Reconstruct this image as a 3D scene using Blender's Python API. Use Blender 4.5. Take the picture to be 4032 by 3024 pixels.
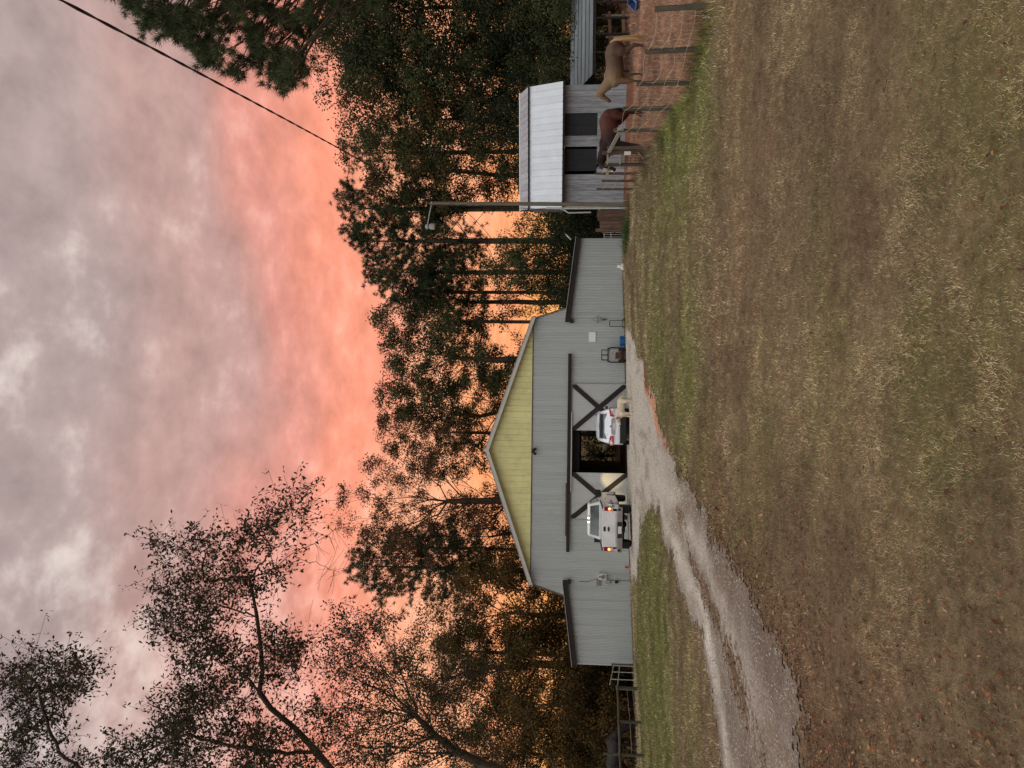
import bpy, bmesh, math, random
import numpy as np
from mathutils import Vector, Matrix
from math import radians, sin, cos, pi, tan

# ------------------------------------------------------------------ camera, world, sun, exposure
SC = bpy.context.scene
COL = SC.collection
for o in list(bpy.data.objects):
    bpy.data.objects.remove(o, do_unlink=True)

FPX = 2900.0                      # focal length in photograph pixels (4032 wide)
PITCH = radians(4.4)
ROLL = 0.0116
EYE = np.array([0.0, 0.0, 2.95])
FW = np.array([0, cos(PITCH), sin(PITCH)])
UP = np.array([0, -sin(PITCH), cos(PITCH)])
RT = np.array([1.0, 0, 0])

cam = bpy.data.cameras.new("camera")
cam.sensor_fit = 'HORIZONTAL'; cam.sensor_width = 36.0
cam.lens = FPX / 4032 * 36.0
cam.clip_start = 0.05; cam.clip_end = 5000
cam_ob = bpy.data.objects.new("camera", cam); COL.objects.link(cam_ob)
# the photograph was taken in portrait and lies on its side: image right is down, image top is right
_r = RT + ROLL * UP; _u = UP - ROLL * RT
_r /= np.linalg.norm(_r); _u /= np.linalg.norm(_u)
_x, _y, _z = -_u, _r, -FW
cam_ob.matrix_world = Matrix(((_x[0], _y[0], _z[0], EYE[0]), (_x[1], _y[1], _z[1], EYE[1]),
                              (_x[2], _y[2], _z[2], EYE[2]), (0, 0, 0, 1)))
SC.camera = cam_ob
SC.render.resolution_x = 1024; SC.render.resolution_y = 768

SUN_EL, SUN_AZ = 58.0, 205.0      # the soft light of the high cloud deck; azimuth from +Y clockwise
W = bpy.data.worlds.new("World"); SC.world = W; W.use_nodes = True
def build_world():
    nt = W.node_tree; nt.nodes.clear(); N = nt.nodes.new; L = nt.links.new
    out = N('ShaderNodeOutputWorld'); bg = N('ShaderNodeBackground'); L(bg.outputs[0], out.inputs[0])
    tc = N('ShaderNodeTexCoord')
    sep = N('ShaderNodeSeparateXYZ'); L(tc.outputs['Generated'], sep.inputs[0])
    def M(op, a, b=None, clamp=False):
        n = N('ShaderNodeMath'); n.operation = op; n.use_clamp = clamp
        for i, v in enumerate((a, b)):
            if v is None: continue
            if isinstance(v, (int, float)): n.inputs[i].default_value = v
            else: L(v, n.inputs[i])
        return n.outputs[0]
    z = sep.outputs[2]
    zc = M('MAXIMUM', z, 0.0)
    # cloud layer seen in perspective: project the direction on a high plane
    den = M('ADD', zc, 0.22)
    px = M('DIVIDE', sep.outputs[0], den); py = M('DIVIDE', sep.outputs[1], den)
    cmb = N('ShaderNodeCombineXYZ'); L(px, cmb.inputs[0]); L(py, cmb.inputs[1])
    def noise(scale, detail, rough, dist=0.0, off=(0, 0, 0), st=(1, 1, 1)):
        mp = N('ShaderNodeMapping'); mp.inputs['Location'].default_value = off; mp.inputs['Scale'].default_value = st
        L(cmb.outputs[0], mp.inputs[0])
        n = N('ShaderNodeTexNoise'); n.inputs['Scale'].default_value = scale; n.inputs['Detail'].default_value = detail
        n.inputs['Roughness'].default_value = rough; n.inputs['Distortion'].default_value = dist
        L(mp.outputs[0], n.inputs['Vector']); return n.outputs[0]
    big = noise(1.5, 4, 0.5, 0.3, (3.1, 0.4, 0), (1.0, 1.0, 1))
    fine = noise(9.6, 9, 0.60, 0.1, (7.3, 1.2, 0), (1.0, 0.9, 1))
    # height ramp, its level wavering with the big cloud shapes
    lev = M('ADD', z, M('MULTIPLY', M('SUBTRACT', big, 0.5), 0.20))
    rp = N('ShaderNodeValToRGB'); L(lev, rp.inputs[0]); cr = rp.color_ramp; cr.interpolation = 'EASE'
    def lin(c): return tuple(((v / 255) / 12.92 if v / 255 <= .04045 else ((v / 255 + .055) / 1.055) ** 2.4) for v in c) + (1,)
    st = [(0.0, (255, 176, 96)), (0.08, (255, 166, 112)), (0.19, (255, 178, 138)), (0.28, (248, 156, 128)),
          (0.37, (220, 150, 135)), (0.46, (190, 154, 147)), (0.57, (175, 156, 153)), (0.85, (170, 159, 160))]
    while len(cr.elements) < len(st): cr.elements.new(0.5)
    for e, (p, c) in zip(cr.elements, st): e.position = p; e.color = lin(c)
    # away from the sunset the low sky cools to mauve
    az = M('MULTIPLY', M('ADD', sep.outputs[1], M('MULTIPLY', sep.outputs[0], 0.25)), 1.0)
    warm = N('ShaderNodeMapRange'); L(az, warm.inputs[0]); warm.inputs[1].default_value = -0.2; warm.inputs[2].default_value = 0.75
    warm.interpolation_type = 'SMOOTHSTEP'
    cool = N('ShaderNodeMix'); cool.data_type = 'RGBA'; L(warm.outputs[0], cool.inputs[0])
    cool.inputs[6].default_value = lin((160, 152, 160)); L(rp.outputs[0], cool.inputs[7])
    # cloud modelling: darker bellies and thin bright breaks
    shade = N('ShaderNodeMapRange'); L(fine, shade.inputs[0]); shade.inputs[1].default_value = 0.3; shade.inputs[2].default_value = 0.72
    shade.inputs[3].default_value = 0.80; shade.inputs[4].default_value = 1.26
    mul = N('ShaderNodeMix'); mul.data_type = 'RGBA'; mul.blend_type = 'MULTIPLY'; mul.inputs[0].default_value = 1
    L(cool.outputs[2], mul.inputs[6]); L(shade.outputs[0], mul.inputs[7])
    brk = N('ShaderNodeMapRange'); L(M('ADD', M('ADD', fine, M('MULTIPLY', sep.outputs[0], -.30)), M('MULTIPLY', M('SUBTRACT', noise(2.2, 2, .5, 0, (1.7, 5.2, 0)), .5), .5)), brk.inputs[0])
    brk.inputs[1].default_value = 0.50; brk.inputs[2].default_value = 0.84; brk.interpolation_type = 'SMOOTHSTEP'
    sky = N('ShaderNodeTexSky'); sky.sky_type = 'NISHITA'; sky.sun_disc = False
    sky.sun_elevation = radians(SUN_EL); sky.sun_rotation = radians(SUN_AZ)
    sk = N('ShaderNodeMix'); sk.data_type = 'RGBA'; sk.blend_type = 'MULTIPLY'; sk.inputs[0].default_value = 1
    L(sky.outputs[0], sk.inputs[6]); sk.inputs[7].default_value = (0.02, 0.02, 0.02, 1)
    br2 = N('ShaderNodeMix'); br2.data_type = 'RGBA'; br2.blend_type = 'ADD'; br2.inputs[0].default_value = 1
    L(sk.outputs[2], br2.inputs[6]); br2.inputs[7].default_value = (0.88, 0.80, 0.70, 1)
    fin = N('ShaderNodeMix'); fin.data_type = 'RGBA'
    hi = N('ShaderNodeMapRange'); L(z, hi.inputs[0]); hi.inputs[1].default_value = .22; hi.inputs[2].default_value = .62
    hi.inputs[3].default_value = .08; hi.inputs[4].default_value = 0.62
    L(M('MULTIPLY', brk.outputs[0], hi.outputs[0]), fin.inputs[0])
    L(mul.outputs[2], fin.inputs[6]); L(br2.outputs[2], fin.inputs[7])
    L(fin.outputs[2], bg.inputs[0]); bg.inputs[1].default_value = 1.0
build_world()

sun = bpy.data.lights.new("sun", 'SUN'); sun.energy = 1.6; sun.angle = radians(95); sun.color = (0.98, 1.0, 0.93)
sun_ob = bpy.data.objects.new("sun", sun); COL.objects.link(sun_ob)
_d = Vector((sin(radians(SUN_AZ)) * cos(radians(SUN_EL)), cos(radians(SUN_AZ)) * cos(radians(SUN_EL)), sin(radians(SUN_EL))))
sun_ob.rotation_euler = _d.to_track_quat('Z', 'Y').to_euler()

SC.view_settings.view_transform = 'Standard'; SC.view_settings.look = 'None'
SC.view_settings.exposure = 0.12; SC.view_settings.gamma = 1.0; SC.view_settings.use_curve_mapping = False
SC.render.engine = 'CYCLES'
SC.cycles.max_bounces = 6; SC.cycles.diffuse_bounces = 3; SC.cycles.glossy_bounces = 3
SC.cycles.transparent_max_bounces = 8; SC.cycles.transmission_bounces = 4

# ------------------------------------------------------------------ pixels to places, ground height
def ray(x, y):
    u = 1512.0 - y; v = 2016.0 - x
    return (u - ROLL * v) * RT + (v + ROLL * u) * UP + FPX * FW
def P(x, y, Y):
    d = ray(x, y); return EYE + d * (Y / d[1])
GC = np.array([(0, 0, 0), (0, 5, 0), (-4, 9, 0), (0, 12, 0), (-7, 14, 0), (0, 19, 0), (7.6, 17, .02), (7.6, 21, .08),
    (7.9, 24, .12), (8.3, 28, .2), (8.6, 35.5, .3), (8, 41, .0), (3, 41, -.15), (-3, 41, -.3), (-9, 41, -.55),
    (-15.4, 41, -.85), (-6.45, 33, .05), (-2.3, 37, -.12), (0, 33, .02), (12, 28, .12), (12, 37, -.18), (16, 38, -.2),
    (-16.5, 33.5, -.5), (-12, 25, -.15), (-25, 40, -1.2), (25, 30, .3), (25, 50, .2), (0, 55, -.5), (-25, 60, -1.2),
    (40, 0, 0), (-40, 0, 0), (0, -30, 0), (-9, 8, 0), (9, 8, 0)], float)
def _tps():
    n = len(GC); d = np.linalg.norm(GC[:, None, :2] - GC[None, :, :2], axis=2)
    K = np.where(d > 0, d * d * np.log(d + 1e-9), 0) + np.eye(n) * 2.0
    Pm = np.c_[np.ones(n), GC[:, :2]]
    A = np.block([[K, Pm], [Pm.T, np.zeros((3, 3))]])
    return np.linalg.solve(A, np.r_[GC[:, 2], 0, 0, 0])
TW = _tps()
def zg(x, y):
    x = np.atleast_1d(np.asarray(x, float)); y = np.atleast_1d(np.asarray(y, float))
    x, y = np.broadcast_arrays(x, y); sh = x.shape; x = x.ravel(); y = y.ravel()
    cx = np.clip(x, -32, 32); cy = np.clip(y, -15, 62)
    z = np.zeros(len(x))
    for i in range(0, len(x), 40000):
        a = cx[i:i+40000, None] - GC[None, :, 0]; b = cy[i:i+40000, None] - GC[None, :, 1]
        d2 = a * a + b * b
        z[i:i+40000] = (0.5 * d2 * np.log(d2 + 1e-12)) @ TW[:-3] + TW[-3] + TW[-2] * cx[i:i+40000] + TW[-1] * cy[i:i+40000]
    far = np.clip((np.hypot(x - cx, y - cy)) / 80, 0, 1)
    z = z * (1 - far) - 0.8 * far
    return z.reshape(sh)
def g1(x, y): return float(zg(x, y)[0])
def G(x, y):
    """where the view ray through a photograph pixel meets the ground"""
    d = ray(x, y)
    t = 3.0 / d[1]
    for k in range(4000):
        p = EYE + d * t
        if p[2] <= g1(p[0], p[1]): break
        t += 0.02 * (1 + p[1] * .05) / d[1] * 2
    return p
def GA(pts): return [G(*p)[:2] for p in pts]

# ------------------------------------------------------------------ noise, colours, materials
RNG = np.random.default_rng(7); random.seed(7)
def _hash(i, j, s):
    n = (i * 374761393 + j * 668265263 + s * 974711) & 0xffffffff
    n = ((n ^ (n >> 13)) * 1274126177) & 0xffffffff
    return ((n ^ (n >> 16)) & 0xffff) / 65535.0
def vnoise(x, y, s=0):
    xi = np.floor(x).astype(np.int64); yi = np.floor(y).astype(np.int64); fx = x - xi; fy = y - yi
    fx = fx * fx * (3 - 2 * fx); fy = fy * fy * (3 - 2 * fy)
    return (_hash(xi, yi, s) * (1 - fx) + _hash(xi + 1, yi, s) * fx) * (1 - fy) + (_hash(xi, yi + 1, s) * (1 - fx) + _hash(xi + 1, yi + 1, s) * fx) * fy
def fbm(x, y, sc, s=0, o=4):
    x = np.asarray(x) * sc; y = np.asarray(y) * sc; t = 0; a = .5; n = 0
    for k in range(o):
        t = t + a * vnoise(x, y, s + k * 17); n += a; x = x * 2.03 + 11; y = y * 2.03 + 5; a *= .5
    return t / n
def S(r, g, b):
    f = lambda v: (v / 255) / 12.92 if v / 255 <= .04045 else ((v / 255 + .055) / 1.055) ** 2.4
    return (f(r), f(g), f(b))
MATS = {}
def mat(name, col, rough=0.7, metal=0.0, var=0.25, vscale=6.0, bump=0.0, bscale=40.0, stretch=(1, 1, 1), spec=0.3,
        col2=None, emit=None, estr=0.0, attr=None, trans=0.0, coat=0.0, dirt=None, noise2=0.0):
    if name in MATS: return MATS[name]
    m = bpy.data.materials.new(name); m.use_nodes = True; nt = m.node_tree; N = nt.nodes.new; L = nt.links.new
    b = nt.nodes['Principled BSDF']
    b.inputs['Roughness'].default_value = rough; b.inputs['Metallic'].default_value = metal
    b.inputs['Specular IOR Level'].default_value = spec
    if coat: b.inputs['Coat Weight'].default_value = coat; b.inputs['Coat Roughness'].default_value = .08
    tc = N('ShaderNodeTexCoord'); mp = N('ShaderNodeMapping'); mp.inputs['Scale'].default_value = stretch
    L(tc.outputs['Object'], mp.inputs[0])
    nz = N('ShaderNodeTexNoise'); nz.inputs['Scale'].default_value = vscale; nz.inputs['Detail'].default_value = 6
    nz.inputs['Roughness'].default_value = .62; L(mp.outputs[0], nz.inputs['Vector'])
    if attr:
        at = N('ShaderNodeAttribute'); at.attribute_name = attr; src = at.outputs['Color']
        rr = N('ShaderNodeMapRange'); L(nz.outputs[0], rr.inputs[0]); rr.inputs[1].default_value = .25; rr.inputs[2].default_value = .75
        rr.inputs[3].default_value = 1 - var; rr.inputs[4].default_value = 1 + var
        mx = N('ShaderNodeMix'); mx.data_type = 'RGBA'; mx.blend_type = 'MULTIPLY'; mx.inputs[0].default_value = 1
        L(src, mx.inputs[6]); L(rr.outputs[0], mx.inputs[7]); cout = mx.outputs[2]
    else:
        c2 = col2 or tuple(max(0, c * (1 - var)) for c in col); c1 = tuple(min(1, c * (1 + var * .6)) for c in col) if not col2 else col
        rp = N('ShaderNodeValToRGB'); rp.color_ramp.elements[0].position = .32; rp.color_ramp.elements[1].position = .68
        rp.color_ramp.elements[0].color = (*c2, 1); rp.color_ramp.elements[1].color = (*c1, 1)
        L(nz.outputs[0], rp.inputs[0]); cout = rp.outputs[0]
    if dirt:
        dn = N('ShaderNodeTexNoise'); dn.inputs['Scale'].default_value = dirt[1]; dn.inputs['Detail'].default_value = 8
        L(mp.outputs[0], dn.inputs['Vector'])
        dr = N('ShaderNodeMapRange'); L(dn.outputs[0], dr.inputs[0]); dr.inputs[1].default_value = .5; dr.inputs[2].default_value = .72
        dr.inputs[4].default_value = dirt[2]
        dm = N('ShaderNodeMix'); dm.data_type = 'RGBA'; L(dr.outputs[0], dm.inputs[0]); L(cout, dm.inputs[6]); dm.inputs[7].default_value = (*dirt[0], 1)
        cout = dm.outputs[2]
    if noise2:
        oi = N('ShaderNodeObjectInfo'); o2 = N('ShaderNodeMapRange'); L(oi.outputs['Random'], o2.inputs[0])
        o2.inputs[3].default_value = 1 - noise2; o2.inputs[4].default_value = 1 + noise2
        om = N('ShaderNodeMix'); om.data_type = 'RGBA'; om.blend_type = 'MULTIPLY'; om.inputs[0].default_value = 1
        L(cout, om.inputs[6]); L(o2.outputs[0], om.inputs[7]); cout = om.outputs[2]
    L(cout, b.inputs['Base Color'])
    if bump:
        bn = N('ShaderNodeTexNoise'); bn.inputs['Scale'].default_value = bscale; bn.inputs['Detail'].default_value = 5
        L(mp.outputs[0], bn.inputs['Vector']); bp = N('ShaderNodeBump'); bp.inputs['Strength'].default_value = bump
        bp.inputs['Distance'].default_value = .02; L(bn.outputs[0], bp.inputs['Height']); L(bp.outputs[0], b.inputs['Normal'])
    if emit:
        b.inputs['Emission Color'].default_value = (*emit, 1); b.inputs['Emission Strength'].default_value = estr
    if trans:
        tr = N('ShaderNodeBsdfTranslucent'); L(cout, tr.inputs[0]); ms = N('ShaderNodeMixShader'); ms.inputs[0].default_value = trans
        L(b.outputs[0], ms.inputs[1]); L(tr.outputs[0], ms.inputs[2]); L(ms.outputs[0], nt.nodes['Material Output'].inputs[0])
    MATS[name] = m; return m

# ------------------------------------------------------------------ mesh helpers
class MB:
    def __init__(s): s.v = []; s.f = []
    def add(s, vs, fs):
        o = len(s.v); s.v += [tuple(map(float, p)) for p in vs]; s.f += [tuple(i + o for i in f) for f in fs]; return s
    def box(s, a, b):
        (x0, y0, z0), (x1, y1, z1) = a, b
        return s.add([(x0, y0, z0), (x1, y0, z0), (x1, y1, z0), (x0, y1, z0), (x0, y0, z1), (x1, y0, z1), (x1, y1, z1), (x0, y1, z1)],
                     [(0, 3, 2, 1), (4, 5, 6, 7), (0, 1, 5, 4), (1, 2, 6, 5), (2, 3, 7, 6), (3, 0, 4, 7)])
    def bar(s, p, q, w, h, up=(0, 0, 1)):
        p = np.array(p, float); q = np.array(q, float); d = q - p; d /= np.linalg.norm(d)
        u = np.array(up, float); u = u - d * (u @ d)
        if np.linalg.norm(u) < 1e-4: u = np.array([0, 1., 0]) - d * d[1]
        u /= np.linalg.norm(u); r = np.cross(d, u)
        vs = [e + r * w / 2 * i + u * h / 2 * j for e in (p, q) for i, j in ((-1, -1), (1, -1), (1, 1), (-1, 1))]
        return s.add(vs, [(0, 1, 2, 3), (7, 6, 5, 4), (0, 4, 5, 1), (1, 5, 6, 2), (2, 6, 7, 3), (3, 7, 4, 0)])
    def tube(s, pts, rad, n=8, caps=True):
        pts = [np.array(p, float) for p in pts]; k = len(pts)
        rad = [rad] * k if np.isscalar(rad) else rad
        o = []; fs = []; prev = None
        for i, p in enumerate(pts):
            d = pts[min(i + 1, k - 1)] - pts[max(i - 1, 0)]; d = d / (np.linalg.norm(d) + 1e-9)
            if prev is None:
                u = np.array([0, 0, 1.]) if abs(d[2]) < .9 else np.array([1., 0, 0])
            else: u = prev
            u = u - d * (u @ d); u /= np.linalg.norm(u); prev = u; w = np.cross(d, u)
            o += [p + rad[i] * (cos(2 * pi * j / n) * u + sin(2 * pi * j / n) * w) for j in range(n)]
        for i in range(k - 1):
            fs += [(i * n + j, i * n + (j + 1) % n, (i + 1) * n + (j + 1) % n, (i + 1) * n + j) for j in range(n)]
        if caps: fs += [tuple(range(n - 1, -1, -1)), tuple((k - 1) * n + j for j in range(n))]
        return s.add(o, fs)
    def lathe(s, prof, c=(0, 0, 0), axis='z', n=16):
        o = []; fs = []; k = len(prof)
        for r, h in prof:
            for j in range(n):
                a = 2 * pi * j / n; q = (r * cos(a), r * sin(a), h)
                if axis == 'x': q = (h, r * cos(a), r * sin(a))
                if axis == 'y': q = (r * cos(a), h, r * sin(a))
                o.append((q[0] + c[0], q[1] + c[1], q[2] + c[2]))
        for i in range(k - 1):
            fs += [(i * n + j, i * n + (j + 1) % n, (i + 1) * n + (j + 1) % n, (i + 1) * n + j) for j in range(n)]
        fs += [tuple(range(n - 1, -1, -1)), tuple((k - 1) * n + j for j in range(n))]
        return s.add(o, fs)
    def prism(s, poly, a, b, axis='x'):
        """polygon of 2D points extruded from a to b along an axis; for x the points are (y,z), for y (x,z), for z (x,y)"""
        mk = {'x': lambda p, t: (t, p[0], p[1]), 'y': lambda p, t: (p[0], t, p[1]), 'z': lambda p, t: (p[0], p[1], t)}[axis]
        n = len(poly); vs = [mk(p, a) for p in poly] + [mk(p, b) for p in poly]
        return s.add(vs, [tuple(range(n - 1, -1, -1)), tuple(range(n, 2 * n))] + [(i, (i + 1) % n, n + (i + 1) % n, n + i) for i in range(n)])
    def loft(s, rings, caps=True):
        n = len(rings[0]); o = [p for r in rings for p in r]; fs = []
        for i in range(len(rings) - 1):
            fs += [(i * n + j, i * n + (j + 1) % n, (i + 1) * n + (j + 1) % n, (i + 1) * n + j) for j in range(n)]
        if caps: fs += [tuple(range(n - 1, -1, -1)), tuple((len(rings) - 1) * n + j for j in range(n))]
        return s.add(o, fs)
    def build(s, name, m, parent=None, smooth=False, bevel=0.0, loc=None, fix=True):
        me = bpy.data.meshes.new(name); me.from_pydata(s.v, [], s.f)
        if fix:
            bm = bmesh.new(); bm.from_mesh(me); bmesh.ops.recalc_face_normals(bm, faces=bm.faces)
            if bevel: bmesh.ops.bevel(bm, geom=bm.edges[:], offset=bevel, segments=2, affect='EDGES', profile=.6)
            bm.to_mesh(me); bm.free()
        if m: me.materials.append(m)
        if smooth:
            me.polygons.foreach_set('use_smooth', [True] * len(me.polygons))
            try: me.set_sharp_from_angle(angle=radians(40))
            except Exception: pass
        o = bpy.data.objects.new(name, me); COL.objects.link(o)
        if parent: o.parent = parent
        if loc is not None: o.location = loc
        return o
def npmesh(name, V, Q, m, colors=None, parent=None, smooth=False):
    """big mesh from numpy arrays: V (n,3), Q (k,3 or 4), colours per vertex"""
    V = np.asarray(V, np.float32); Q = np.asarray(Q, np.int32); k = Q.shape[1]
    me = bpy.data.meshes.new(name); me.vertices.add(len(V)); me.vertices.foreach_set('co', V.ravel())
    me.loops.add(Q.size); me.loops.foreach_set('vertex_index', Q.ravel())
    me.polygons.add(len(Q)); me.polygons.foreach_set('loop_start', np.arange(0, Q.size, k, dtype=np.int32))
    me.polygons.foreach_set('loop_total', np.full(len(Q), k, np.int32))
    if smooth: me.polygons.foreach_set('use_smooth', np.ones(len(Q), bool))
    me.update(calc_edges=True)
    if colors is not None:
        at = me.color_attributes.new('Col', 'FLOAT_COLOR', 'POINT')
        c = np.ones((len(V), 4), np.float32); c[:, :3] = colors; at.data.foreach_set('color', c.ravel())
    me.materials.append(m)
    o = bpy.data.objects.new(name, me); COL.objects.link(o)
    if parent: o.parent = parent
    return o
def tag(o, label, cat, group=None):
    o['label'] = label; o['category'] = cat
    if group: o['group'] = group
    return o
def thing(name, label, cat, loc=(0, 0, 0), rz=0.0, group=None):
    o = bpy.data.objects.new(name, None); COL.objects.link(o); o.empty_display_size = .2
    o.location = loc; o.rotation_euler = (0, 0, rz); return tag(o, label, cat, group)
def copy_part(o, parent, loc=None, rot=None, scale=None):
    c = o.copy(); COL.objects.link(c); c.parent = parent
    if loc is not None: c.location = loc
    if rot is not None: c.rotation_euler = rot
    if scale is not None: c.scale = scale
    for ch in list(o.children):
        k = ch.copy(); COL.objects.link(k); k.parent = c
    return c
def inpoly(px, py, poly):
    poly = np.asarray(poly); inside = np.zeros(len(px), bool); n = len(poly); j = n - 1
    for i in range(n):
        xi, yi = poly[i]; xj, yj = poly[j]
        c = ((yi > py) != (yj > py)) & (px < (xj - xi) * (py - yi) / (yj - yi + 1e-12) + xi)
        inside ^= c; j = i
    return inside

# ------------------------------------------------------------------ the ground and what grows on it
DRIVE = GA([(2472, 1310), (2500, 1330), (2512, 1400), (2530, 1450), (2556, 1520), (2580, 1580), (2606, 1700), (2640, 1745), (2655, 1800),
    (2700, 1900), (2730, 1960), (2790, 2060), (2850, 2170), (2930, 2290), (2985, 2400), (3050, 2520), (3100, 2620),
    (3145, 2750), (3175, 2880), (3200, 3040), (3230, 3300), (2880, 3300), (2852, 3024), (2832, 2850), (2802, 2700), (2775, 2560), (2740, 2450), (2690, 2320), (2650, 2200),
    (2620, 2090), (2606, 2020), (2570, 1995), (2540, 2010), (2522, 2100), (2512, 2200), (2507, 2285)])
DRIVE += [(-10.6, 40.96), (-2, 40.97), (3.0, 40.96)]
CLAY = GA([(2522, 1235), (2536, 1300), (2548, 1420), (2562, 1500), (2592, 1600), (2618, 1690), (2648, 1760), (2622, 1770), (2590, 1700), (2560, 1610), (2541, 1530), (2532, 1420), (2522, 1300)])
CENTER = [GA([(2668, 1968), (2680, 1990), (2700, 2020), (2704, 2060), (2690, 2085), (2676, 2040), (2664, 2000)]),
          GA([(2704, 2090), (2730, 2150), (2716, 2165), (2700, 2110)]),
          GA([(2716, 2165), (2840, 2420), (2920, 2650), (2990, 2850), (3040, 3040), (2965, 3040), (2930, 2850), (2870, 2650), (2800, 2430), (2712, 2180)])]
def drive_mask(x, y, grow=0.0):
    jx = (fbm(x, y, 1.3, 3, 3) - .5) * 1.1 + (fbm(x, y, 6, 5, 2) - .5) * .35
    jy = (fbm(x, y, 1.3, 9, 3) - .5) * 1.1 + (fbm(x, y, 6, 8, 2) - .5) * .35
    return inpoly(x + jx, y + jy, DRIVE) & (y < 40.97)
def center_mask(x, y):
    m = np.zeros(len(x), bool)
    for k, c in enumerate(CENTER):
        q = inpoly(x + (fbm(x, y, 2, 13, 3) - .5) * .8, y + (fbm(x, y, 2, 14, 3) - .5) * .8, c)
        if k == 2: q &= fbm(x, y, 1.2, 21, 3) > .45
        m |= q
    return m
def clay_mask(x, y):
    return inpoly(x + (fbm(x, y, 1.5, 33, 3) - .5) * .9, y + (fbm(x, y, 1.5, 34, 3) - .5) * 1.2, CLAY)
FENCE_PX = [(2800, 20), (2762, 190), (2725, 325), (2660, 425), (2605, 512), (2554, 600), (2522, 683), (2500, 745)]
FENCE = [G(*p) for p in FENCE_PX]
def paddock(x, y):
    fx = np.interp(y, [p[1] for p in FENCE], [p[0] for p in FENCE], left=FENCE[0][0] + .2, right=9.2)
    return (x > fx + .05 + (fbm(x, y, 1.2, 41, 3) - .5) * .5) & (y < 50) & (y > -5)
GREEN = [(*G(x, y)[:2], r, a) for x, y, r, a in [(2590, 1560, 2.6, .8), (2700, 1480, 1.6, .8), (2690, 1700, 1.3, .6), (2770, 1850, 1.2, .5), (2740, 260, 1.8, 1.0),
    (2690, 420, 2.0, 1.0), (2640, 560, 2.0, .9), (2800, 520, .9, .6), (2560, 2300, 3.2, .9), (2590, 2600, 3.0, 1.0), (2620, 2850, 2.5, .8), (2540, 2700, 4, .9), (2720, 2760, 1.0, .6), (2560, 2960, 2.5, .9),
    (2540, 1200, 3.0, .35), (2560, 950, 3.0, .35), (3250, 1530, .7, .6), (3650, 1600, .6, .5), (3900, 300, .7, .6), (3700, 150, .7, .5), (3950, 1000, .5, .5), (2950, 2060, .8, .5), (3000, 1750, .8, .5), (2600, 800, 2.0, .5)]]
BROWN = [(*G(x, y)[:2], r, a) for x, y, r, a in [(2800, 1980, 1.6, .9), (2880, 1300, 1.6, .7), (2950, 900, 1.4, .8), (2980, 600, 1.2, .7), (2900, 250, 1.2, .8), (3300, 2000, .8, .6),
    (2990, 2300, 1.0, .9), (3150, 2480, .9, .9), (3270, 2700, .8, .9), (3500, 2500, .6, .5), (3500, 2850, .7, .8), (3100, 1500, 1.0, .4), (3400, 750, .6, .5), (3050, 1150, 1.0, .5), (2750, 2450, .7, .5), (2650, 2180, .8, .5), (2520, 2500, 1.4, .4), (2800, 2760, .7, .6)]]
def blobs(x, y, B, asp=1.8):
    v = np.zeros(len(x))
    for bx, by, r, a in B:
        v = np.maximum(v, a * np.exp(-(((x - bx) / (r * asp)) ** 2 + ((y - by) / (r * 1.3)) ** 2)))
    return v
C_TAN = np.array(S(200, 184, 152)); C_DRY = np.array(S(164, 142, 110)); C_GRN = np.array(S(138, 142, 76)); C_DGR = np.array(S(98, 112, 64)); C_BRN = np.array(S(140, 112, 90)); C_PAD = np.array(S(176, 136, 116)); C_SOIL = np.array(S(92, 76, 56))
def lawn_weights(x, y):
    n1 = fbm(x, y, .55, 51, 4); n2 = fbm(x, y, 1.7, 61, 4); n3 = fbm(x, y, .22, 71, 3)
    g = np.clip(blobs(x, y, GREEN) * (.55 + .9 * n2) + np.clip(n1 - .60, 0, 1) * 1.2, 0, 1)
    b = np.clip(blobs(x, y, BROWN) * (.5 + n2) + np.clip(n3 - .55, 0, 1) * 1.5, 0, 1)
    return g, b, n1, n2

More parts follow.
